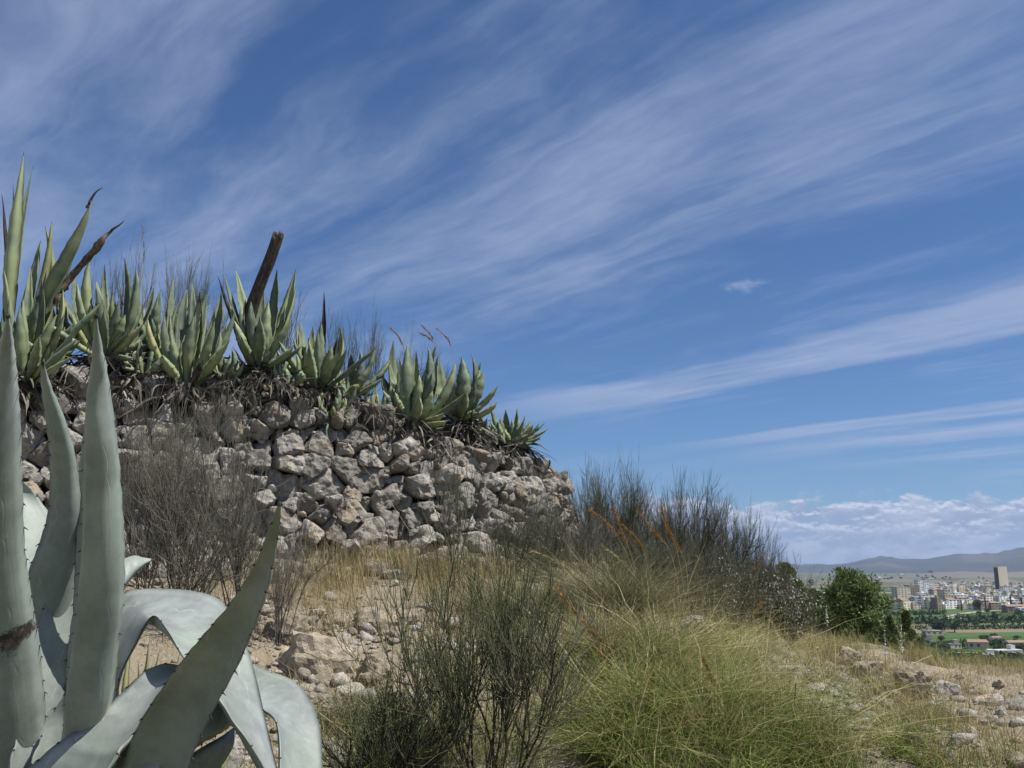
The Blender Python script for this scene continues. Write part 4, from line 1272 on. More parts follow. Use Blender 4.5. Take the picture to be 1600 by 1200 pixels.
# skyline right of the wall
for lab, px, py, Y, wp, hp, kd in [
        ('dark broom directly right of the end of the wall', 925, 880, 10.2, 120, 160, 'dense'),
        ('tall dark broom second from the end of the wall', 980, 890, 9.9, 110, 165, 'dense2'),
        ('big dark broom with the densest crown on the skyline', 1062, 900, 9.4, 150, 160, 'dense'),
        ('spreading broom on the skyline right of the dense crown', 1120, 925, 9.2, 130, 150, 'dense2'),
        ('broom low on the skyline above the silvery bush', 1165, 940, 9.2, 110, 140, 'dense'),
        ('last small broom at the lower end of the skyline', 1200, 965, 9.4, 90, 110, 'dense2'),
        ('low sprawling broom behind the silvery bush', 1225, 985, 9.6, 110, 100, 'dense'),
        ('grey green broom on the slope below the last skyline broom', 1175, 1000, 8.8, 110, 95, 'green'),
        ('low broom in the gap behind the first skyline brooms', 950, 915, 10.6, 150, 125, 'dense'),
        ('low broom filling the gap behind the densest skyline broom', 1020, 925, 10.4, 150, 125, 'dense'),
        ('low broom behind the spreading skyline broom', 1095, 945, 10.0, 150, 125, 'dense'),
        ('dark broom behind the tall one at the wall end', 955, 900, 10.3, 120, 165, 'dense2'),
        ('dark broom left of the densest skyline crown', 1020, 905, 9.7, 120, 140, 'dense'),
        ('dark broom in the thick of the skyline crown', 1085, 915, 9.5, 130, 155, 'dense2'),
        ('dark broom filling the slope behind the podded bush', 1145, 945, 9.3, 130, 130, 'dense'),
        ('dark broom on the slope between skyline and silvery bush', 1190, 965, 9.0, 110, 105, 'dense'),
        ('dark broom at the foot of the wall end', 860, 885, 8.8, 130, 130, 'dense'),
        ('broom in front of the wall foot right of the twiggy bush', 790, 905, 8.0, 120, 130, 'dense'),
        ('broom thicket between wall end and tall grass plumes', 900, 920, 8.6, 150, 125, 'dry'),
        ('dark broom behind the tall grass plumes', 1000, 950, 8.6, 150, 130, 'dense'),
        ('dark broom under the dense skyline crown', 1080, 965, 8.2, 140, 130, 'dense'),
        ('dark broom beside the silvery bush', 1140, 975, 8.2, 120, 120, 'dense')]:
    broom(lab, px, py, Y, wp, hp, kd)
# in front of the wall
for lab, px, py, Y, wp, hp, kd in [
        ('large grey leafless broom in front of the wall behind the foreground agave', 290, 960, 5.9, 190, 330, 'dry'),
        ('grey leafless broom between the big one and the pointed dark leaf', 375, 955, 5.9, 170, 320, 'dry2'),
        ('grey broom against the stones right of the tall upright leaf', 222, 950, 6.0, 130, 310, 'dry'),
        ('grey broom just above the arching agave leaf', 265, 960, 5.6, 180, 230, 'dry2'),
        ('small dark broom with low spreading side twigs right of the pointed leaf', 437, 960, 5.7, 110, 190, 'dry2'),
        ('thin twiggy bush in front of the stones in the middle of the wall', 712, 900, 7.4, 90, 200, 'sparse'),
        ('thin broom against the stones left of the dry grass', 335, 700, 6.9, 80, 110, 'dry2')]:
    broom(lab, px, py, Y, wp, hp, kd, ground=(py > 800))
# the near green-black broom at the bottom centre, each its own growth
def near_broom(label, px, py, Y, kw, mat, sx=1.0):
    B = P(px, py, Y)
    B[2] = float(H(B[0], B[1])[0])
    o = thing('broom_bush', label, 'bush', tuple(B))
    (a1, b1_, c1_), (a2, b2_, c2_), _t = broom_parts(**kw)
    k_ = kw['h'] / np.percentile(_t[..., 2], 98)
    a1, a2 = a1 * k_, a2 * k_
    link('stems', mesh('stems', a1, b1_, M['broom_dark'], c1_), o)
    link('twigs', mesh('twigs', a2, b2_, M[mat], c2_), o, kind='stuff')
    return o
near_broom('upright dark broom at the bottom centre of the photo', 745, 1240, 4.0, dict(h=0.98, wd=0.50, n0=11, c1=5, c2=7, c3=3, fine=0.0011, seed=31, upb=.24, bare=.12, spread0=.38, thick=.6), 'broom_green')
near_broom('dark broom spreading right at the bottom centre', 790, 1225, 4.1, dict(h=0.74, wd=0.5, n0=7, c1=5, c2=6, c3=3, fine=0.0012, seed=34, upb=.20, bare=.3, lean=(0.40, 0), spread0=.40, thick=.7), 'broom')
near_broom('low green broom at the bottom left of centre', 600, 1245, 4.0, dict(h=0.42, wd=0.6, n0=20, c1=6, c2=5, c3=2, fine=0.0012, seed=37, upb=.14, bare=.1), 'broom_green')
near_broom('pale green broom behind the upright dark one', 690, 1130, 4.9, dict(h=0.50, wd=0.4, n0=8, c1=5, c2=5, c3=2, fine=0.0012, seed=41, upb=.24, bare=.1), 'broom_green')


# ------------------------------------------------------------------ grass
def blade_set(base, L, azm, lean, droop, hw, n=5, tint=None, jit=0.0):
    K = len(base)
    t_ = np.linspace(0, 1, n)[None, :, None]
    out = np.stack([np.cos(azm), np.sin(azm), np.zeros(K)], 1)[:, None]
    L_, le, dr = L[:, None, None], lean[:, None, None], droop[:, None, None]
    Pt = base[:, None] + L_ * (out * (le * t_ + dr * t_ ** 2 * 0.7) + np.array([0, 0, 1.0]) * (t_ - dr * t_ ** 2.2 * 0.75))
    if jit:
        Pt = Pt + R.normal(0, jit, Pt.shape) * t_ * L_
    tw = R.uniform(-1, 1, K)
    sd_ = nrm(np.stack([-np.sin(azm + tw), np.cos(azm + tw), R.normal(0, .3, K)], 1))
    W = hw[:, None] * np.interp(np.linspace(0, 1, n), [0, .5, 1], [1, .8, .08])[None]
    V_, F_ = ribbons(Pt, W, sd_)
    ti = np.repeat(tint if tint is not None else R.random(K), 2 * n)
    tv = np.tile(np.repeat(np.linspace(0, 1, n), 2), K)
    return V_, F_, {'tint': ti, 't': tv}


def field(blobs, n, L, mat, name, hw=0.0018, lean=0.35, droop=0.3, tint=None, label=None, cat=None, clump=0.06):
    """ground cover: blobs (px,py,radius_x m,radius_y m,weight) on the slope"""
    ws = np.array([b[4] for b in blobs], float)
    ws /= ws.sum()
    ii = R.choice(len(blobs), n, p=ws)
    Cg = np.array([G(b[0], b[1]) for b in blobs])
    rx, ry = np.array([b[2] for b in blobs])[ii], np.array([b[3] for b in blobs])[ii]
    x = Cg[ii, 0] + R.normal(0, 1, n) * rx
    y = Cg[ii, 1] + R.normal(0, 1, n) * ry
    # clumping
    g = fbm(x * 3.2, y * 3.2, 9, 3)
    keep = (g > R.uniform(-0.6, 0.75, n)) & (y > 1.6)
    d, s = wall_sd(x, y)
    keep &= d < 0.02
    x, y = x[keep], y[keep]
    k = len(x)
    base = np.stack([x, y, H(x, y) - 0.01], 1)
    Lk = R.uniform(L[0], L[1], k) * (0.8 + 0.4 * np.clip(fbm(x * 2, y * 2, 4, 2), -1, 1))
    V_, F_, A_ = blade_set(base, Lk, R.uniform(0, 6.283, k), np.abs(R.normal(0, lean, k)), np.abs(R.normal(0, droop, k)), R.uniform(.6, 1.2, k) * hw, 5,
                           np.clip(R.normal(0.5, 0.25, k), 0, 1) if tint is None else np.clip(R.normal(tint, .2, k), 0, 1), 0.012)
    o = link(name, mesh(name, V_, F_, M[mat], A_), kind='stuff', label=label, cat=cat)
    return o

field([(560, 900, .75, .5, 2.2), (660, 900, .6, .45, 1.8), (610, 870, .6, .3, 1.4), (500, 925, .35, .3, .9), (730, 930, .3, .3, .5)], 16000, (0.16, 0.42), 'straw', 'dry_grass', 0.0018, 0.25, 0.18, 0.45,
      'tall straw-coloured dry grass at the foot of the wall', 'dry grass')
field([(1250, 1010, .8, .6, 1), (1150, 985, .6, .5, 1), (1420, 1020, 1.0, .7, 1), (1560, 1060, .9, .8, 1.3), (1500, 1130, 1.0, .6, 1.6), (1580, 1170, .6, .5, 1), (1350, 1160, .5, .4, .5)], 20000, (0.08, 0.24), 'straw', 'dry_grass', 0.0017, 0.4, 0.3, 0.35,
      'short brown dry grass over the slope at the right', 'dry grass')
field([(1180, 1180, .5, .35, 2), (1380, 1190, .45, .3, 1), (1050, 1190, .7, .3, 2), (900, 1190, .5, .3, 1.2), (1500, 1190, .6, .25, .8), (1330, 1000, .9, .6, .6), (1480, 1040, 1.1, .6, .6)], 14000, (0.10, 0.30), 'green_grass', 'green_grass', 0.0018, 0.45, 0.4, 0.4,
      'green grass along the bottom right of the slope', 'grass')
field([(480, 1150, .4, .3, 1), (560, 1080, .35, .3, .6), (640, 1160, .4, .3, 1), (700, 1000, .4, .3, .6), (420, 1000, .4, .4, .6), (300, 960, .8, .4, .8)], 7000, (0.08, 0.26), 'straw', 'dry_grass', 0.0015, 0.4, 0.3, 0.55,
      'thin dry grass on the rocky bank at the bottom centre', 'dry grass')
field([(400, 985, .9, .4, 1), (600, 980, .8, .4, 1), (900, 960, 1.0, .5, 1.3), (1100, 960, .9, .5, 1.3), (1260, 1060, .5, .3, 1), (1000, 930, 1.0, .8, 1)], 9000, (0.05, 0.18), 'litter', 'plant_litter', 0.0022, 0.9, 0.5, 0.4,
      'grey dead twigs and litter under the brooms', 'litter')


field([(1250, 1010, .8, .4, 1), (1330, 1025, .7, .35, 1), (1430, 1035, .8, .35, 1.2), (1540, 1050, .9, .4, 1.4), (1200, 1000, .5, .4, 1)], 16000, (0.10, 0.30), 'straw', 'dry_grass', 0.0017, 0.4, 0.3, 0.5,
      'fringe of dry grass along the crest in front of the valley', 'dry grass')
field([(1300, 1010, .8, .3, 1), (1400, 1022, .7, .3, 1.2), (1500, 1040, .9, .35, 1), (1440, 1100, .9, .4, .6), (1250, 1100, .4, .3, .6)], 8000, (0.10, 0.28), 'green_grass', 'green_grass', 0.0017, 0.4, 0.3, 0.5,
      'green weeds along the crest in front of the valley', 'grass')
field([(1500, 1080, .8, .4, 1), (1580, 1095, .7, .4, 1), (1400, 1120, .6, .4, .8), (1540, 1140, .8, .4, 1)], 9000, (0.06, 0.2), 'straw', 'dry_grass', 0.0018, 0.5, 0.35, 0.3,
      'low brown weeds among the stones at the right', 'dry grass')
field([(1000, 1120, .7, .45, 2), (950, 1040, .6, .4, 1), (1120, 1150, .5, .4, 1), (1050, 1000, .6, .5, 1), (900, 1000, .5, .5, .7)], 7000, (0.30, 0.72), 'straw', 'dry_grass', 0.0016, 0.75, 0.45, 0.7,
      'long straw blades leaning out of the green tussocks', 'dry grass')
field([(900, 885, .7, .5, 1), (980, 905, .7, .6, 1), (1060, 930, .7, .6, 1)], 6000, (0.2, 0.5), 'tussock_grey', 'rough_grass', 0.0018, 0.5, 0.4, 0.4,
      'grey rough grass between the brooms right of the wall', 'grass')


_gn = 24000  # added ground cover, mostly out of view, to dim bounce light under the agave leaves
_x, _y = R.uniform(-3.0, 1.2, _gn), R.uniform(0.6, 3.6, _gn)
_b = np.stack([_x, _y, H(_x, _y) - .01], 1)
V_, F_, A_ = blade_set(_b, R.uniform(.07, .26, _gn), R.uniform(0, 6.28, _gn), np.abs(R.normal(0, .5, _gn)), np.abs(R.normal(0, .4, _gn)), R.uniform(.002, .0045, _gn), 4, R.random(_gn) * .6)
link('bounce_damping_grass', mesh('bounce_damping_grass', V_, F_, M['green_grass'], A_), kind='stuff', label='added low green grass, mostly out of view, cutting bounce light on the large agave', cat='grass')

def tussock(label, px, py, n, L, mat, hw=0.0023, lean=0.8, rad_=0.13, lying=0.25, Y=None, droop=0.6):
    g = G(px, py) if Y is None else None
    if g is None:
        g = P(px, py, Y)
        g[2] = float(H(g[0], g[1])[0])
    n = int(n * .78)
    o = thing('grass_tussock', label, 'grass tussock', tuple(g))
    a_ = R.uniform(0, 6.283, n)
    rr_ = np.sqrt(R.random(n)) * rad_
    x, y = np.cos(a_) * rr_, np.sin(a_) * rr_
    z = H(g[0] + x, g[1] + y) - g[2] - 0.01
    kc = 9
    cc = np.stack([R.normal(0, rad_ * .8, kc), R.normal(0, rad_ * .7, kc)], 1)
    ci = R.integers(0, kc, n)
    x, y = cc[ci, 0] + x * .42, cc[ci, 1] + y * .42
    z = H(g[0] + x, g[1] + y) - g[2] - 0.01
    bias = R.uniform(0, 6.283, kc)
    azm = np.where(R.random(n) < .45, bias[ci], a_) + R.normal(0, 0.7, n)
    Lk = R.uniform(L[0] * .45, L[1] * .85, n) * R.uniform(.6, 1.15, kc)[ci]
    le = np.abs(R.normal(lean * 0.8, lean * .6, n)) * (0.4 + rr_ / rad_)
    V_, F_, A_ = blade_set(np.stack([x, y, z], 1), Lk, azm, le, np.abs(R.normal(droop, .25, n)), R.uniform(.6, 1.15, n) * hw, 8, np.clip(R.beta(1.5, 1.15, n) + R.normal(0, .12, kc)[ci], 0, 1), 0.03)
    link('blades', mesh('blades', V_, F_, M[mat], A_), o, kind='stuff')
    return o

for lab, px, py, n, L, mt, rd in [
        ('large green grass tussock in the middle of the slope below the plumes', 1040, 1150, 2600, (.35, .8), 'tussock', .22),
        ('green grass tussock at the bottom edge right of the dark broom', 960, 1190, 1900, (.3, .65), 'tussock', .18),
        ('green grass tussock leaning right beside the rocky patch', 1150, 1140, 2200, (.35, .7), 'tussock', .2),
        ('green grass tussock at the bottom edge below the rust plume', 1130, 1210, 1600, (.25, .5), 'tussock', .18),
        ('green tussock just left of the white boulder', 1030, 1060, 2200, (.4, .8), 'tussock', .2),
        ('grass tussock behind the white boulder', 1120, 1040, 1500, (.3, .6), 'tussock', .18),
        ('grey green grass tussock under the pale plume', 930, 1040, 2400, (.4, .85), 'tussock_grey', .22),
        ('grey green tussock against the brooms below the wall end', 880, 960, 2200, (.35, .75), 'tussock_grey', .22),
        ('tall grey green tussock bearing the upper plumes', 970, 965, 2600, (.45, .95), 'tussock_grey', .22),
        ('grey tussock in the gap between brooms', 1060, 960, 1500, (.3, .6), 'tussock_grey', .2),
        ('small green tussock at the bottom right of centre', 1240, 1190, 1100, (.2, .42), 'tussock', .15),
        ('fine grass tussock beside the low green broom', 560, 1150, 1300, (.22, .45), 'tussock_grey', .16),
        ('fine grass tussock at the bottom edge left of the dark broom', 660, 1190, 1300, (.22, .45), 'tussock_grey', .16),
        ('thin tussock among the dry grass at the foot of the wall', 780, 960, 1200, (.25, .5), 'tussock_grey', .18),
        ('small tussock on the right slope near the bottom edge', 1420, 1185, 900, (.14, .32), 'tussock', .14)]:
    tussock(lab, px, py, n, L, mt, rad_=rd)


def plume(label, pts, Y0, Y1, head=(0.55, 1.0), mat='plume', fat=1.0, name='grass_plume', stalkr=0.0022, group='feathery seed heads of the tall grass'):
    """pts from the base to the tip in pixels"""
    n = 26
    C = catmull([P(px, py, Y0 + (Y1 - Y0) * i / (len(pts) - 1)) for i, (px, py) in enumerate(pts)], n)
    o = thing(name, label, 'seed head', tuple(C[0]), group)
    C = C - C[0]
    V_, F_ = tubes(C[None], np.linspace(stalkr, stalkr * .5, n)[None], 4)
    link('stalk', mesh('stalk', V_, F_, M['plume_pale'], {'tint': np.full(len(V_), .6)}), o)
    k = int(330 * fat)
    tt = R.beta(1.5, 1.6, k) * (head[1] - head[0]) + head[0]
    tt = np.clip(tt, 0, 0.995) * (n - 1)
    i = np.minimum(tt.astype(int), n - 2)
    f = (tt - i)[:, None]
    st = C[i] * (1 - f) + C[i + 1] * f
    td = nrm(C[i + 1] - C[i])
    dirs = nrm(td + R.normal(0, .26, (k, 3)) + np.array([0, 0, -.08]))
    L = R.uniform(.02, .05, k) * (0.7 + 0.3 * fat)
    Pt = st[:, None] + dirs[:, None] * (np.linspace(0, 1, 3)[None, :, None] * L[:, None, None])
    V_, F_ = ribbons(Pt, np.full((k, 1), .0017) * np.array([[1, 1, .1]]), nrm(np.cross(dirs, R.normal(0, 1, (k, 3)))))
    link('seed_head', mesh('seed_head', V_, F_, M[mat], {'tint': np.repeat(R.random(k), 6)}), o)
    return o

plume('golden plume arching left over the brooms, first of the upper group', [(1010, 960), (985, 880), (958, 828), (922, 797)], 7.6, 7.4, (.55, 1))
plume('golden plume rising steeply beside the first of the upper group', [(1008, 960), (990, 880), (972, 830), (958, 795)], 7.6, 7.5, (.5, 1))
plume('golden plume bending left in the middle of the upper group', [(1030, 960), (1008, 870), (1000, 850), (975, 822)], 7.4, 7.3, (.5, 1))
plume('pale plume arching left above the white boulder', [(1075, 1000), (1050, 870), (1030, 840), (998, 800)], 7.2, 7.0, (.55, 1))
plume('slender orange plume standing against the dense skyline broom', [(1080, 1000), (1060, 870), (1045, 830), (1033, 793)], 7.2, 7.1, (.55, 1))
plume('curved orange plume right of the slender one', [(1078, 985), (1073, 890), (1062, 860), (1040, 818)], 7.0, 6.9, (.55, 1))
plume('cream plume lying left over the grey tussock', [(1050, 990), (1010, 925), (975, 880), (942, 853)], 6.6, 6.4, (.5, 1), 'plume_pale', .6)
plume('cream plume with a long stalk pointing up left from the tall tussock', [(1020, 1060), (960, 960), (890, 890), (832, 860)], 6.0, 5.8, (.6, 1), 'plume_pale', .6)
plume('long rust brown plume lying diagonally over the tussock', [(985, 1090), (962, 1030), (920, 980), (868, 920)], 5.4, 5.2, (.1, 1), 'plume', 1.7)
plume('short rust brown plume below the long diagonal one', [(985, 1110), (966, 1060), (948, 1030), (920, 1008)], 5.2, 5.1, (.4, 1), 'plume', 1.0)
plume('small upright rust plume in the green tussock', [(1040, 1170), (1032, 1115), (1024, 1085), (1016, 1062)], 4.9, 4.8, (.3, 1), 'plume', .9)
plume('rust plume standing right of the small upright one', [(1145, 1180), (1130, 1105), (1115, 1065), (1100, 1032)], 5.0, 4.9, (.4, 1), 'plume', 1.2)
plume('faint rust plume under the dense skyline broom', [(1060, 950), (1058, 930), (1054, 912), (1056, 890)], 7.8, 7.8, (.2, 1), 'plume', .7)
plume('orange plume leaning right beside the silvery bush', [(1160, 930), (1170, 905), (1178, 890), (1192, 868)], 8.2, 8.2, (.2, 1), 'plume', .9)
plume('small orange plume below the silvery bush', [(1170, 985), (1178, 965), (1182, 955), (1190, 942)], 7.6, 7.6, (.2, 1), 'plume', .8)
plume('rust stem standing in the dry grass under the wall', [(676, 985), (676, 955), (677, 940), (678, 922)], 6.2, 6.2, (.1, 1), 'plume', .5)
for lab, pts, Yq in [('brown plume above the agaves just left of the full rosette', [(633, 575), (632, 550), (624, 528), (611, 513)], 8.6),
                     ('brown plume above the full agave rosette', [(684, 570), (680, 540), (672, 522), (659, 508)], 8.7),
                     ('short brown plume bending left above the full agave rosette', [(690, 570), (682, 545), (670, 528), (656, 520)], 8.7),
                     ('curved brown plume above the right-hand agaves', [(711, 580), (706, 550), (700, 530), (683, 514)], 8.9)]:
    plume(lab, pts, Yq, Yq - .1, (.45, 1), 'plume', .5)
plume('dark thin flower spike standing above the agaves left of the broom', [(224, 470), (224, 420), (225, 390), (222, 352)], 8.2, 8.2, (.4, 1), 'broom_dry', .35, name='flower_spike')

# long dry stems
def stem(label, pts, Y0, Y1, r=0.0025, name='dry_stem', mat='plume_pale', tint=.7):
    n = 18
    C = catmull([P(px, py, Y0 + (Y1 - Y0) * i / (len(pts) - 1)) for i, (px, py) in enumerate(pts)], n)
    V_, F_ = tubes((C - C[0])[None], np.linspace(r, r * .5, n)[None], 5)
    link(name, mesh(name, V_, F_, M[mat], {'tint': np.full(len(V_), tint)}), None, tuple(C[0]), label, 'stem', 'long dry stems')
stem('long pale reed stem lying diagonally behind the bottom broom', [(880, 1040), (830, 960), (770, 915), (722, 878)], 5.6, 6.2, .004)
stem('yellow dry stem lying diagonally right of the bottom broom', [(905, 1050), (870, 1000), (835, 965), (800, 935)], 4.9, 5.3, .004)
stem('thin dry stem crossing the stones to the dry grass', [(640, 830), (600, 770), (560, 720)], 7.2, 7.3, .0018)
stem('pale dry stem lying over the tussock at the bottom', [(840, 1115), (930, 1105), (1015, 1080)], 4.6, 4.8, .002)
stem('pale dry stem slanting down at the bottom of the tussock', [(900, 1030), (950, 1110), (1010, 1190)], 4.5, 4.3, .0022)
stem('thin dry stem crossing the bank left of the bottom broom', [(500, 1115), (540, 1145), (590, 1190)], 4.4, 4.2, .0022)
stem('white dry stem lying on the crest in front of the valley', [(1427, 1037), (1440, 1031), (1457, 1024)], 8.4, 8.4, .006, tint=1.0)
stem('thin dark stem rising at the bottom right of centre', [(1240, 1195), (1240, 1130), (1244, 1065)], 4.6, 4.6, .004, mat='broom_dark', tint=.5)
stem('second thin dark stem right of the first at the bottom', [(1302, 1190), (1300, 1120), (1304, 1070)], 4.7, 4.7, .0022, mat='broom_dry', tint=.5)
stem('pale fine stem standing up against the valley edge', [(1545, 1080), (1535, 1050), (1522, 1020)], 7.6, 7.6, .0016)

# ------------------------------------------------------------------ rocks on the slope
def rock(label, px, py, wpx, hpx, mat='pale_stone', sub=4, name='rock', Yf=None, sink=0.3, group=None):
    g = G(px, py + hpx * .35) if Yf is None else P(px, py, Yf)
    k = g[1] / FPX
    V_, F_ = free_stone(wpx * k * .5, wpx * k * .42, hpx * k * .62, sub, px * .013 + py * .1, 0.11)
    V_ = V_ * (1 + 0.05 * fbm(V_[:, 0] * 14, V_[:, 1] * 14, V_[:, 2] * 14, 3)[:, None])
    return link(name, mesh(name, V_, F_, M[mat], smooth=False), None, (g[0], g[1], g[2] + hpx * k * (sink - .12)), label, 'rock', group)

rock('large weathered tan boulder in the bank right of the foreground agave', 500, 1020, 135, 95, 'bank', sub=4, name='boulder', sink=.1)
rock('tan rock ledge behind the large boulder', 445, 985, 70, 40, 'bank', sink=.15)
rock('pinkish broken rock ledge above the bottom broom', 600, 965, 110, 38, 'bank', sink=.15)
rock('rock in the bank right of the large boulder', 590, 1040, 80, 55, 'bank', sink=.1)
rock('small rock at the foot of the large boulder', 545, 1088, 48, 30, 'pale_stone', sink=.2)
rock('angular rock below the folded agave leaf', 520, 1110, 40, 25, 'pale_stone', sink=.2)
rock('rock at the bottom edge between the foreground agave leaves', 372, 1170, 62, 45, 'pale_stone')
rock('second rock at the bottom edge under the agave', 350, 1200, 55, 40, 'pale_stone')
rock('small round stone under the agave leaf edge', 388, 1145, 30, 20, 'pale_stone')
rock('whitest rock standing in the tussocks', 1085, 992, 50, 42, 'pale_stone', sink=.45)
rock('pale rock at the foot of the wall beside the dry grass', 540, 878, 34, 26, 'pale_stone', sink=.4)
rock('tan rock at the foot of the wall left of the dry grass', 545, 858, 30, 22, 'stone', sink=.4)
rock('flat grey slab at the edge of the rubble patch', 1224, 1056, 46, 20, 'pale_stone', sink=.4)
rock('reddish rock lying in the rubble patch', 1290, 1068, 26, 16, 'bank')
rock('biggest rounded tan rock on the right slope', 1426, 1070, 50, 46, 'bank', sink=.4)
rock('dark grey rock right of the rounded tan rock', 1482, 1080, 40, 26, 'stone', sink=.4)
rock('upright rock at the back of the rubble patch', 1325, 1028, 34, 34, 'bank', sink=.4)
rock('broad rock in the middle of the rubble patch', 1352, 1050, 46, 40, 'bank', sink=.35)
rock('split rock in front of the rubble patch', 1272, 1082, 34, 32, 'pale_stone')
rock('small pale rock left of the split rock', 1245, 1088, 28, 24, 'pale_stone')
rock('flat white rock at the bottom right', 1435, 1160, 34, 14, 'pale_stone')
rock('pale flat rock at the right edge', 1585, 1103, 50, 18, 'pale_stone')
rock('low grey rock near the right edge', 1545, 1095, 46, 16, 'pale_stone')
rock('tan rock in the bottom right corner', 1595, 1192, 40, 30, 'bank')
rock('pale rock on the ground near the lower right stems', 1315, 1060, 24, 20, 'pale_stone')

for k in range(34):
    px_q, py_q = [(R.normal(1310, 45), R.normal(1095, 28)), (R.normal(1480, 70), R.normal(1110, 25)), (R.normal(470, 60), R.normal(1090, 40)), (R.normal(590, 60), R.normal(985, 25))][k % 4]
    rock('loose pale stone lying in the rubble of the slope', px_q, py_q, R.uniform(14, 30), R.uniform(10, 18), R.choice(['bank', 'pale_stone']), 3, name='loose_stone', group='loose stones of the slope')
# pebbles and rubble scattered as stuff
pb = []
blobs = [(1300, 1110, .45, .45, 3.0), (1350, 1060, .5, .35, 2.0), (1250, 1090, .25, .2, .8), (1500, 1110, .9, .5, 1.2), (520, 1060, .45, .45, 2.2), (380, 1150, .35, .3, 1.0), (600, 1000, .6, .4, 1.0), (430, 960, .5, .4, .6), (1180, 1190, .5, .3, .3), (560, 890, .8, .25, .6), (860, 900, 1., .3, .3), (240, 960, .6, .4, .5)]
Cg = [G(b[0], b[1]) for b in blobs]
ws = np.array([b[4] for b in blobs])
for k in range(3800):
    i = R.choice(len(blobs), p=ws / ws.sum())
    x, y = Cg[i][0] + R.normal() * blobs[i][2], Cg[i][1] + R.normal() * blobs[i][3]
    r0 = min(0.004 + R.exponential(0.0105), 0.07)
    V_, F_ = ICO[2]
    pl_ = [(nrm(R.normal(0, 1, 3)), R.uniform(.65, 1.0)) for _ in range(12)]
    V_ = V_ * np.minimum(rounded(V_, pl_, 8), 1.25)[:, None] * r0 * np.array([R.uniform(.9, 1.5), 1, R.uniform(.5, .9)])
    pb.append((V_, F_, {'tint': float(R.random())}, x, y, r0))
px_, py_ = np.array([q[3] for q in pb]), np.array([q[4] for q in pb])
hz = H(px_, py_)
V_, F_, A_ = join([(q[0] + np.array([q[3], q[4], hz[i] + q[5] * .2]), q[1], q[2]) for i, q in enumerate(pb)])
link('scattered_pebbles', mesh('scattered_pebbles', V_, F_, M['pale_stone'], A_), kind='stuff', label='loose pale pebbles and rubble on the slope', cat='pebbles')


# ------------------------------------------------------------------ flowers
def yellow_flower(px, py, Y, label, lnpx=22):
    tip = P(px, py, Y)
    o = thing('yellow_flower', label, 'flower', tuple(tip - np.array([0, 0, lnpx * Y / FPX])), 'yellow flowers scattered over the slope')
    hgt = lnpx * Y / FPX
    C = np.linspace([0, 0, 0], [0, 0, hgt], 4)
    V_, F_ = tubes(C[None], np.full((1, 4), .0015), 3)
    link('stem', mesh('stem', V_, F_, M['green_grass'], {'tint': np.full(len(V_), .4), 't': np.zeros(len(V_))}), o)
    k = 12
    a_ = np.arange(k) * 2 * math.pi / k
    r_ = 0.014
    d = np.stack([np.cos(a_), np.sin(a_), np.full(k, .35)], 1)
    sdv = np.stack([-np.sin(a_), np.cos(a_), 0 * a_], 1)
    Pt = np.array([0, 0, hgt]) + d[:, None] * (np.linspace(0.1, 1, 3)[None, :, None] * r_)
    V_, F_ = ribbons(Pt, np.full((k, 3), .0035), sdv)
    link('petals', mesh('petals', V_, F_, M['yellow']), o)
for px, py, Yf, lb in [(1370, 1025, 7.6, 'biggest yellow flower below the pine'), (1277, 1012, 7.6, 'yellow flower left of the pine'), (1378, 1036, 7.4, 'yellow flower just below the biggest one'),
                       (1403, 1107, 6.2, 'yellow flower below the rounded tan rock'), (1342, 1155, 5.2, 'yellow flower at the bottom of the rubble patch'), (1167, 970, 7.8, 'yellow flower beside the silvery bush'),
                       (1473, 1048, 8.0, 'yellow flower on the crest before the valley'), (1512, 1068, 7.8, 'yellow flower on the slope toward the right edge'), (832, 890, 6.0, 'upper yellow flower on the bottom broom'),
                       (851, 912, 6.0, 'yellow flower right of the upper one on the bottom broom'), (790, 981, 4.9, 'lower yellow flower on the bottom broom'), (1258, 1003, 8.0, 'small yellow flower at the edge of the silvery bush')]:
    yellow_flower(px, py, Yf, lb)


def white_spike(px, py0, py1, Y, label):
    B = P(px, py0, Y)
    o = thing('white_flower_spike', label, 'flower', tuple(B))
    h_ = (py0 - py1) * Y / FPX
    C = np.linspace([0, 0, 0], [0.05 * h_, 0, h_], 8)
    V_, F_ = tubes(C[None], np.full((1, 8), .002), 4)
    link('stem', mesh('stem', V_, F_, M['green_grass'], {'tint': np.full(len(V_), .4), 't': np.zeros(len(V_))}), o)
    k = 90
    t_ = R.uniform(.25, 1, k)
    st = C[0] + (C[-1] - C[0]) * t_[:, None]
    d = nrm(R.normal(0, 1, (k, 3)) + np.array([0, 0, .3]))
    Pt = st[:, None] + d[:, None] * (np.linspace(0, 1, 3)[None, :, None] * (0.022 * (1.25 - t_))[:, None, None])
    V_, F_ = ribbons(Pt, np.full((k, 1), .0032) * np.array([[.4, 1, .5]]), nrm(np.cross(d, R.normal(0, 1, (k, 3)))))
    link('blossom', mesh('blossom', V_, F_, M['white_flower']), o)
white_spike(1410, 1040, 968, 8.2, 'tall white flower spike right of the pine')
white_spike(1384, 1040, 984, 8.0, 'white flower spike in front of the pine, left of the tall one')
white_spike(1292, 985, 948, 8.4, 'short white flower spike left of the pine')


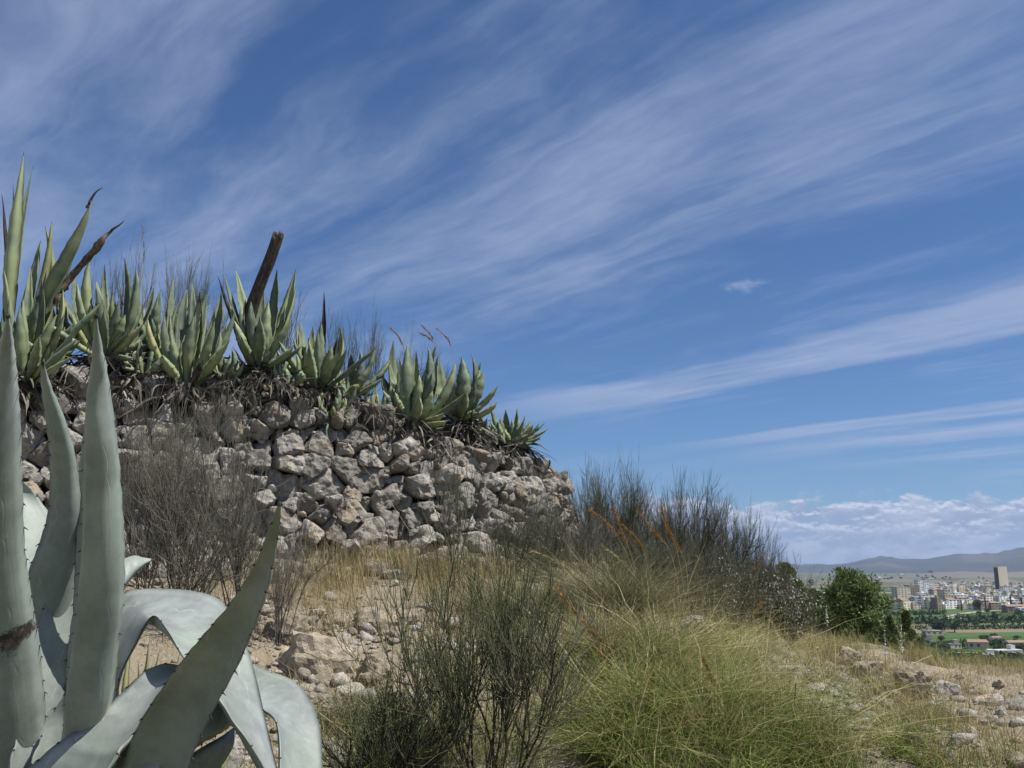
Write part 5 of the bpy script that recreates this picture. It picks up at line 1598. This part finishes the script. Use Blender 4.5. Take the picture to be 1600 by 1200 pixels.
# silvery podded bushes: broom with pale pods
def pod_bush(label, px, py, Y, wpx, hpx, kind, n, mat='pod', leafmat=None):
    o = broom(label, px, py, Y, wpx, hpx, kind)
    o.name = 'podded_bush'
    tips = BROOM[kind][2]
    k = R.integers(0, len(tips), n)
    st = tips[k, R.integers(1, 5, n)]
    d = nrm(R.normal(0, 1, (n, 3)) + np.array([0, 0, .5]))
    s_ = 1 / o.scale[2]
    Pt = st[:, None] + d[:, None] * (np.linspace(0, 1, 3)[None, :, None] * (.028 * s_))
    V_, F_ = ribbons(Pt, np.full((n, 1), .006 * s_) * np.array([[.4, 1, .3]]), nrm(np.cross(d, R.normal(0, 1, (n, 3)))))
    link('seed_pods', mesh('seed_pods', V_, F_, M[mat], {'tint': np.repeat(R.random(n), 6)}), o, kind='stuff')
    return o
pod_bush('silvery bush full of pale pods at the lower end of the skyline', 1232, 1000, 8.6, 110, 125, 'green', 1100)
pod_bush('bush with scattered pale pods under the skyline brooms', 1150, 975, 8.2, 110, 110, 'dense', 420)
pod_bush('dark bush with a few white pods above the white rock', 1085, 930, 8.5, 110, 80, 'dense', 260)
pod_bush('podded broom at the right end of the wall foot', 860, 900, 8.2, 90, 110, 'dense', 160)


# ------------------------------------------------------------------ leafy trees and bushes
def foliage_cloud(centers, radii, per, size, stretch=1.0):
    """many small leaf triangles/quads around clump centres"""
    ps = []
    for c_, r_ in zip(centers, radii):
        n = per
        d = nrm(R.normal(0, 1, (n, 3)))
        q = c_ + d * (r_ * R.uniform(0.35, 1.0, n) ** 0.6)[:, None] * np.array([1, 1, .8])
        dd_ = nrm(d + R.normal(0, .5, (n, 3)) + np.array([0, 0, .4]))
        Pt = q[:, None] + dd_[:, None] * (np.linspace(0, 1, 3)[None, :, None] * size * stretch)
        V_, F_ = ribbons(Pt, np.full((n, 1), size * .20) * np.array([[.5, 1, .15]]), nrm(np.cross(dd_, R.normal(0, 1, (n, 3)))))
        ps.append((V_, F_, {'tint': np.repeat(np.clip(R.normal(.5, .22, n) + .12 * d[:, 2], 0, 1), 6)}))
    return join(ps)


def tree(name, label, cat, px, base_py, top_py, Y, wpx, mat='pine', clumps=70, per=150, leaf=.08, cone=0.5, ground=True, lobes=None):
    B = P(px, base_py, Y)
    zt = P(px, top_py, Y)[2]
    if ground:
        B[2] = float(H(B[0], B[1])[0])
    h_ = zt - B[2]
    wd = wpx * Y / FPX
    o = thing(name, label, cat, tuple(B))
    C = np.array([[0, 0, -.1], [.03 * wd, 0, .3 * h_], [-.02 * wd, 0, .65 * h_], [0, 0, .95 * h_]])
    Cc = catmull(C, 10)
    if lobes:
        Cc = Cc * np.array([1, 1, .55])
    trunk = [(*tubes(Cc[None], np.linspace(.035 * h_, .006 * h_, 10)[None], 7), {})]
    cs_, rs_ = [], []
    for k in range(clumps):
        if lobes:
            lb = lobes[k % len(lobes)]
            f_ = R.uniform(.08, 1) ** .75
            wl = wd * lb[2] * 2.3 * (1.02 - f_) ** .95 + .015 * wd
            an_ = R.uniform(0, 6.283)
            c_ = np.array([lb[0] * wd * (.55 + .45 * f_) + math.cos(an_) * wl * R.uniform(.3, 1), math.sin(an_) * wl * R.uniform(.3, 1), f_ * lb[1] * h_])
            cs_.append(c_)
            rs_.append(wd * R.uniform(.025, .06))
            if k % 2 == 0:
                Pq = catmull([np.array([lb[0] * wd * .3, 0, max(.05, f_ * lb[1] - .2) * h_]), (c_ + np.array([lb[0] * wd * .4, 0, f_ * lb[1] * h_ * .9])) / 2, c_], 5)
                V_, F_ = tubes(Pq[None], np.linspace(.008 * h_, .002 * h_, 5)[None], 4)
                trunk.append((V_, F_, {}))
            continue
        tz = R.uniform(.1, 1.0)
        a_ = R.uniform(0, 6.283)
        env = (1 - tz) ** cone * wd * .5 * (0.72 + 0.42 * math.sin(a_ * 3 + tz * 11) * math.cos(tz * 17 + a_))
        rr_ = env * math.sqrt(R.uniform(.2, 1))
        c_ = np.array([math.cos(a_) * rr_, math.sin(a_) * rr_, tz * h_])
        cs_.append(c_)
        rs_.append(wd * R.uniform(.03, .08))
        s0 = np.array([0, 0, max(.05, tz - .15) * h_])
        if k % 2 == 0:
            Pq = catmull([s0, (s0 + c_) / 2 + [0, 0, -.02 * h_], c_], 5)
            V_, F_ = tubes(Pq[None], np.linspace(.009 * h_, .002 * h_, 5)[None], 4)
            trunk.append((V_, F_, {}))
    V_, F_, _a = join(trunk)
    link('trunk', mesh('trunk', V_, F_, M['bark']), o)
    V_, F_, A_ = foliage_cloud(cs_, rs_, per, leaf)
    link('crown', mesh('crown', V_, F_, M[mat], A_), o)
    return o

tree('pine_tree', 'young green pine standing just beyond the crest in front of the town', 'pine tree', 1340, 1050, 898, 26, 225, 'pine', 300, 100, .09, .45)
tree('pine_tree', 'slim pine top rising left of the middle of the main pine crown', 'pine tree', 1324, 1040, 884, 27, 62, 'pine', 90, 110, .085, .7)
tree('pine_tree', 'low pine right of the main crown reaching toward the fields', 'pine tree', 1418, 1070, 950, 24, 62, 'bush_leaf', 90, 95, .09, .3, lobes=[(-.3, .9, .2), (.1, 1.0, .2), (.4, .7, .2), (0, .6, .3)])
tree('juniper_bush', 'dark green bush behind the silvery bush at the end of the skyline', 'bush', 1235, 1010, 884, 14, 95, 'pine', 60, 170, .055, .45)
tree('juniper_bush', 'dark green bush between the silvery bush and the pine', 'bush', 1278, 1035, 925, 17, 60, 'bush_leaf', 45, 160, .06, .35)
tree('juniper_bush', 'small dark evergreen bush right under the pine', 'bush', 1380, 1060, 985, 20, 90, 'bush_leaf', 40, 160, .08, .3)

# ------------------------------------------------------------------ town and valley
def box_faces(x0, x1, y0, y1, z0, z1):
    V_ = np.array([[x0, y0, z0], [x1, y0, z0], [x1, y1, z0], [x0, y1, z0], [x0, y0, z1], [x1, y0, z1], [x1, y1, z1], [x0, y1, z1]], float)
    F_ = np.array([[0, 3, 2, 1], [4, 5, 6, 7], [0, 1, 5, 4], [1, 2, 6, 5], [2, 3, 7, 6], [3, 0, 4, 7]])
    return V_, F_, {}

wallc = {'white': (0.80, 0.79, 0.76), 'cream': (0.66, 0.57, 0.43), 'tan': (0.50, 0.42, 0.31), 'grey': (0.50, 0.49, 0.46), 'pink': (0.47, 0.36, 0.31), 'brown': (0.26, 0.20, 0.155)}
WM = {k: flat('%s_render' % k, v_) for k, v_ in wallc.items()}
RM = {'flat': flat('flat_roof', (0.34, 0.31, 0.27)), 'tiled': flat('clay_tiles', (0.27, 0.175, 0.125))}
GL = flat('dark_window', (0.10, 0.10, 0.10), .5)


def building(name, label, cat, group, x, y, wx, wy, h_, colr, roof, rz, storeys, cols, z0=VZ):
    o = thing(name, label, cat, (x, y, z0), group, rz)
    link('wall', mesh('wall', *box_faces(-wx / 2, wx / 2, -wy / 2, wy / 2, -2, h_)[:2], WM[colr], smooth=False), o)
    if roof == 'tiled':
        V_ = np.array([[-wx / 2 - .4, -wy / 2 - .4, h_ + .02], [wx / 2 + .4, -wy / 2 - .4, h_ + .02], [wx / 2 + .4, wy / 2 + .4, h_ + .02], [-wx / 2 - .4, wy / 2 + .4, h_ + .02],
                       [-wx / 2 + .5, 0, h_ + wy * .18], [wx / 2 - .5, 0, h_ + wy * .18]])
        F_ = np.array([[0, 1, 5, 4], [2, 3, 4, 5], [1, 2, 5, 5], [3, 0, 4, 4], [3, 2, 1, 0]])
        me = bpy.data.meshes.new('roof')
        me.from_pydata(V_.tolist(), [], [[0, 1, 5, 4], [2, 3, 4, 5], [1, 2, 5], [3, 0, 4], [3, 2, 1, 0]])
        me.materials.append(RM['tiled'])
    else:
        ps = [box_faces(-wx / 2 - .15, wx / 2 + .15, -wy / 2 - .15, wy / 2 + .15, h_ + .01, h_ + .5)]
        if R.random() < .6:
            q = R.uniform(-.25, .25) * wx
            ps.append(box_faces(q - 1.6, q + 1.6, -1.6, 1.6, h_ + .51, h_ + 3.0))
        V_, F_, _a = join(ps)
        me = mesh('roof', V_, F_, RM['flat'] if R.random() < .5 else WM[colr], smooth=False)
    link('roof', me, o)
    ws_ = []
    st = h_ / storeys
    for fl in range(storeys):
        for cidx in range(cols):
            if R.random() < .15:
                continue
            cx = -wx / 2 + wx * (cidx + .5) / cols
            ws_.append(box_faces(cx - wx / cols * .22, cx + wx / cols * .22, -wy / 2 - .06, -wy / 2 + .05, st * fl + .35 * st, st * fl + .8 * st))
        for cidx in range(max(1, int(cols * wy / wx))):
            nn = max(1, int(cols * wy / wx))
            cy = -wy / 2 + wy * (cidx + .5) / nn
            ws_.append(box_faces(-wx / 2 - .06, -wx / 2 + .05, cy - wy / nn * .2, cy + wy / nn * .2, st * fl + .35 * st, st * fl + .8 * st))
    V_, F_, _a = join(ws_)
    link('windows', mesh('windows', V_, F_, GL, smooth=False), o, kind='stuff')
    return o


def atp(px, py):
    """point of the valley floor at a pixel"""
    d = P(px, py, 1.0)
    return d * (VZ / d[2])

q = atp(1567, 927)
tw = building('tower_block', 'tall narrow tower block rising above the far town', 'tower', None, q[0], q[1], 21, 13, 54, 'cream', 'flat', rad(10), 16, 5)
for c_ in list(tw.children):
    if c_.name.startswith('windows'):
        bpy.data.objects.remove(c_)
# thin dark sheet painting the shade onto the tower's left side
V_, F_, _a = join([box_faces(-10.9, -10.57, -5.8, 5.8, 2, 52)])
link('painted_side_shade', mesh('painted_side_shade', V_, F_, flat('dark_side_shade', (0.075, 0.07, 0.07)), smooth=False), tw)
for lab, px, py, wx, wy, h_, colr, st, cl, rz in [
        ('wide cream apartment block at the left end of the town', 1409, 940, 22, 16, 22, 'cream', 7, 4, 10),
        ('grey apartment block with banded floors left of the white twin blocks', 1426, 937, 17, 16, 23, 'brown', 6, 4, 8),
        ('white twin apartment block, left one', 1437, 934, 9, 14, 30, 'white', 8, 2, 5),
        ('white twin apartment block, right one', 1446, 933, 9, 14, 27, 'white', 8, 2, 5),
        ('white block at the back left of the town', 1457, 926, 16, 14, 20, 'white', 5, 3, 0),
        ('long grey building below the twin blocks', 1448, 944, 38, 14, 10, 'grey', 3, 8, 6),
        ('tan slab building left of the middle of town', 1477, 948, 9, 16, 22, 'tan', 7, 2, 10),
        ('white building in front of the tower', 1573, 928, 20, 14, 15, 'white', 4, 4, 0),
        ('white gabled hall right of the tower', 1590, 920, 32, 18, 10, 'white', 2, 4, 0),
        ('cream building left of the tower foot', 1543, 930, 18, 14, 18, 'cream', 5, 4, -8)]:
    q = atp(px, py)
    building('apartment_block', lab, 'building', None, q[0], q[1], wx, wy, h_, colr, 'flat', rad(rz), st, cl)
nb = 0
yrow = 957.0
while yrow > 912 and nb < 299:
    Yr = atp(1500, yrow)[1]
    pxc = 1398 + R.uniform(0, 6)
    while pxc < 1665 and nb < 299:
        lo = np.interp(pxc, [1398, 1440, 1500, 1560, 1600], [955, 956, 954, 956, 958])
        hi_ = np.interp(pxc, [1398, 1420, 1480, 1560, 1600], [938, 922, 913, 912, 914])
        wx = R.uniform(7, 15)
        if hi_ < yrow < lo and R.random() < .93:
            q = atp(pxc, yrow + R.uniform(-1, 1))
            colr = R.choice(['white', 'cream', 'tan', 'grey', 'pink', 'brown'], p=[.52, .29, .08, .06, .04, .01])
            rf = R.choice(['flat', 'tiled'], p=[.78, .22])
            st = int(R.choice([2, 3, 4, 5], p=[.38, .34, .2, .08]))
            rn = 'flat-roofed' if rf == 'flat' else 'tile-roofed'
            hgt = 'low' if st <= 2 else ('tall' if st >= 4 else 'mid-height')
            building('town_house', '%s %s %s house packed into the far town' % (hgt, colr, rn), 'house', '%s %s %s houses of the far town' % (hgt, colr, rn), q[0], q[1], wx, R.uniform(8, 13), st * 2.8, colr, rf, rad(R.choice([4, 14, 26, 38]) + R.uniform(-4, 4)), st, int(wx / 5))
            nb += 1
        pxc += wx * R.uniform(.78, 1.3) / Yr * 1416
    yrow -= np.interp(yrow, [912, 951], [2.5, 4.8])
print('town houses', nb, 'last row', yrow)
for i_, (lab, px, py, wx, wy, h_, colr, rf) in enumerate([
        ('little white house with clay roof among the fields', 1556, 1004, 6.5, 5, 3.5, 'white', 'tiled'),
        ('long grey farm shed near the bottom of the valley', 1572, 1026, 18, 7, 3.5, 'grey', 'flat'),
        ('tan barn right of the little white house', 1590, 1012, 16, 7, 3.5, 'tan', 'tiled'),
        ('ruined earth-coloured farm in the middle of the fields', 1527, 1014, 12, 8, 4.5, 'tan', 'tiled'),
        ('small white shed at the left of the fields', 1452, 1003, 4, 3, 2.2, 'white', 'flat'),
        ('small pale shed between the orchard rows', 1492, 1013, 7, 4, 2.5, 'cream', 'flat'),
        ('small house by the road below the town', 1503, 966, 8, 6, 4.5, 'cream', 'tiled'),
        ('pale long wall-like building beside the dark tree', 1498, 972, 34, 6, 3, 'cream', 'flat'),
        ('cream field shed left of the dark tree', 1457, 992, 13, 8, 3, 'tan', 'flat'),
        ('house with brown roof right of the fields road', 1587, 957, 26, 12, 7, 'brown', 'tiled'),
        ('white shed in the near orchard', 1545, 1032, 5, 4, 3, 'white', 'flat')]):
    q = atp(px, py)
    building('farmhouse', lab, 'house', None, q[0], q[1], wx, wy, h_, colr, rf, rad(R.uniform(-15, 20)), 1, 3)
# houses seen left of the pine and scattered far villas
for k in range(46):
    if k < 10:
        q = atp(R.uniform(1255, 1400), R.uniform(921, 935))
    else:
        q = atp(R.uniform(1260, 1640), 888 + R.uniform(5, 20))
    if 1395 < pix(*q)[0] < 1600 and q[1] < 3000:
        continue
    building('far_house', 'pale distant house scattered across the plain beyond the pine', 'house', 'pale distant houses on the plain', q[0], q[1], R.uniform(14, 40), R.uniform(10, 20), R.uniform(5, 9), R.choice(['white', 'cream', 'tan']), 'flat', R.uniform(-.4, .4), 2, 4)

# roads
def strip(name, pts, wid, mat, dz_):
    C = catmull([atp(*q_) for q_ in pts], 30)
    T = nrm(np.gradient(C, axis=0))
    S = np.stack([-T[:, 1], T[:, 0], 0 * T[:, 0]], 1)
    V_, F_ = ribbons(C[None] + np.array([0, 0, dz_]), np.full((1, 30), wid / 2), S[None])
    link(name, mesh(name, V_, F_, mat), kind='structure')
road_m = flat('pale_track', (0.36, 0.33, 0.28))
strip('field_road', [(1430, 972), (1470, 966), (1510, 958), (1560, 954), (1620, 956)], 8, road_m, .15)
strip('field_track', [(1440, 1008), (1500, 1006), (1560, 1003), (1640, 1000)], 4, road_m, .15)
strip('field_track', [(1440, 1024), (1500, 1020), (1580, 1022), (1660, 1026)], 3.5, road_m, .15)
green_m = flat('green_crop', (0.050, 0.105, 0.022))
dgreen_m = flat('dark_green_crop', (0.032, 0.062, 0.020))
strip('green_field', [(1430, 994), (1500, 992), (1580, 991), (1680, 990)], 42, green_m, .08)
strip('green_field', [(1400, 1046), (1500, 1044), (1580, 1043), (1700, 1042)], 30, green_m, .08)
strip('green_field', [(1380, 962), (1440, 960), (1490, 957), (1540, 955)], 60, green_m, .08)
strip('green_field', [(1330, 909), (1440, 909), (1500, 909), (1560, 908)], 420, dgreen_m, .3)

# distant trees
def far_tree_mesh(kind, mat):
    if kind == 'cypress':
        cs_ = [np.array([0, 0, z_]) for z_ in np.linspace(.12, .95, 14)]
        rs_ = list(np.interp(np.linspace(.12, .95, 14), [0, .3, 1], [.10, .13, .03]))
    else:
        cs_, rs_ = [], []
        for _ in range(26):
            d = nrm(R.normal(0, 1, 3)) * R.uniform(.2, .75) * .5
            cs_.append(np.array([d[0], d[1], .55 + d[2] * .7]))
            rs_.append(R.uniform(.12, .2))
    V_, F_, A_ = foliage_cloud(cs_, rs_, 34, .09)
    tr = np.array([[0, 0, -.05], [0, 0, .3], [0, 0, .6]])
    return mesh('crown', V_, F_, M[mat], A_), mesh('trunk', *tubes(tr[None], np.array([[.035, .03, .015]]), 6), M['bark'])
FT = {'round': far_tree_mesh('round', 'far_leaf'), 'round2': far_tree_mesh('round', 'far_leaf'), 'cypress': far_tree_mesh('cypress', 'far_leaf'), 'orchard': far_tree_mesh('round', 'orchard_leaf')}
def far_tree(label, px, py, h_, wf, kind, group=None, name='tree'):
    q = atp(px, py)
    o = thing(name, label, 'tree', tuple(q), group, R.uniform(0, 6))
    o.scale = (h_ * wf, h_ * wf, h_)
    link('crown', FT[kind][0], o)
    link('trunk', FT[kind][1], o)
for a_ in [('largest dark round tree in the fields below the town', 1472, 991, 13, 1.25, 'round'), ('dark tree adjoining the largest field tree on its left', 1465, 990, 10, 1.0, 'round2'), ('rounded tree right of the largest field tree', 1492, 988, 10, 1.4, 'round2'),
           ('dark cypress in front of the town, middle one', 1541, 957, 17, .45, 'cypress'), ('dark cypress in front of the town, left one', 1581, 955, 17, .5, 'cypress'), ('dark cypress at the right edge of the town', 1598, 956, 17, .5, 'cypress'),
           ('dark cypress at the left front of the town', 1503, 955, 13, .6, 'cypress'), ('pair of dark trees in front of town houses', 1530, 953, 14, 1.2, 'round'), ('single dark tree on the far plain behind the town', 1455, 900, 42, 1.0, 'round'),
           ('single dark tree on the horizon right of the tower', 1585, 884, 70, 1.0, 'round2'), ('dark tree on the near right of the valley', 1597, 1024, 8, 1.4, 'round'), ('small dark round tree by the far houses left', 1268, 915, 22, 1.0, 'round')]:
    far_tree(*a_, name='cypress_tree' if a_[5] == 'cypress' else 'tree')
for k in range(70):
    far_tree('small round tree scattered over the valley fields', R.uniform(1425, 1640), R.choice([R.uniform(958, 985), R.uniform(998, 1050)]), R.uniform(3.5, 6.5), R.uniform(1, 1.6), 'orchard' if R.random() < .6 else 'round', 'small trees scattered over the valley fields')
for k in range(60):
    far_tree('distant dark tree on the plain beyond the town', R.uniform(1250, 1640), 888 + R.uniform(4, 22), R.uniform(10, 18), R.uniform(.8, 1.3), 'round', 'distant trees on the plain')
# orchard rows read as one mass
ps = []
for (x0, y0, x1, y1, rows_, per_, s_) in [(1445, 975, 1640, 972, 4, 60, 4.5), (1440, 985, 1640, 982, 3, 50, 3.2), (1450, 1012, 1650, 1010, 3, 60, 3.0), (1450, 1034, 1660, 1036, 4, 70, 3.0), (1470, 1052, 1660, 1050, 3, 60, 2.6), (1390, 962, 1480, 960, 2, 40, 4.0)]:
    a, b = atp(x0, y0), atp(x1, y1)
    for r_ in range(rows_):
        for c_ in range(per_):
            f = (c_ + R.uniform(-.3, .3)) / per_
            q = a + (b - a) * f + np.array([0, r_ * s_ * 2.6, 0])
            n = 9
            d = nrm(R.normal(0, 1, (n, 3)))
            st = q + np.array([0, 0, s_ * .5]) + d * s_ * .42
            Pt = st[:, None] + R.normal(0, 1, (n, 1, 3)) * np.linspace(0, 1, 3)[None, :, None] * s_ * .35
            V_, F_ = ribbons(Pt, np.full((n, 1), s_ * .22) * np.array([[.6, 1, .4]]), nrm(R.normal(0, 1, (n, 3))))
            ps.append((V_, F_, {'tint': np.full(len(V_), R.random())}))
V_, F_, A_ = join(ps)
link('orchard_rows', mesh('orchard_rows', V_, F_, M['orchard_leaf'], A_), kind='stuff', label='green orchard rows on the valley floor below the town', cat='orchard')

# ------------------------------------------------------------------ haze
hb = mesh('haze', *box_faces(-19500, 19500, -9500, 19500, VZ - 2.5, 520)[:2], None, smooth=False) if False else None
me = bpy.data.meshes.new('haze')
Vb, Fb, _a = box_faces(-20000, 20000, -10000, 20000, VZ - 14, 620)
me.from_pydata(Vb.tolist(), [], Fb.tolist())
hm = bpy.data.materials.new('haze_air')
hm.use_nodes = True
t = NT(hm.node_tree)
pv = t.n('ShaderNodeVolumePrincipled', {'Color': (0.52, 0.69, 1.0, 1), 'Density': 3.9e-5, 'Anisotropy': 0.1})
t.n('ShaderNodeOutputMaterial', {'Volume': pv})
me.materials.append(hm)
link('haze', me, kind='stuff')
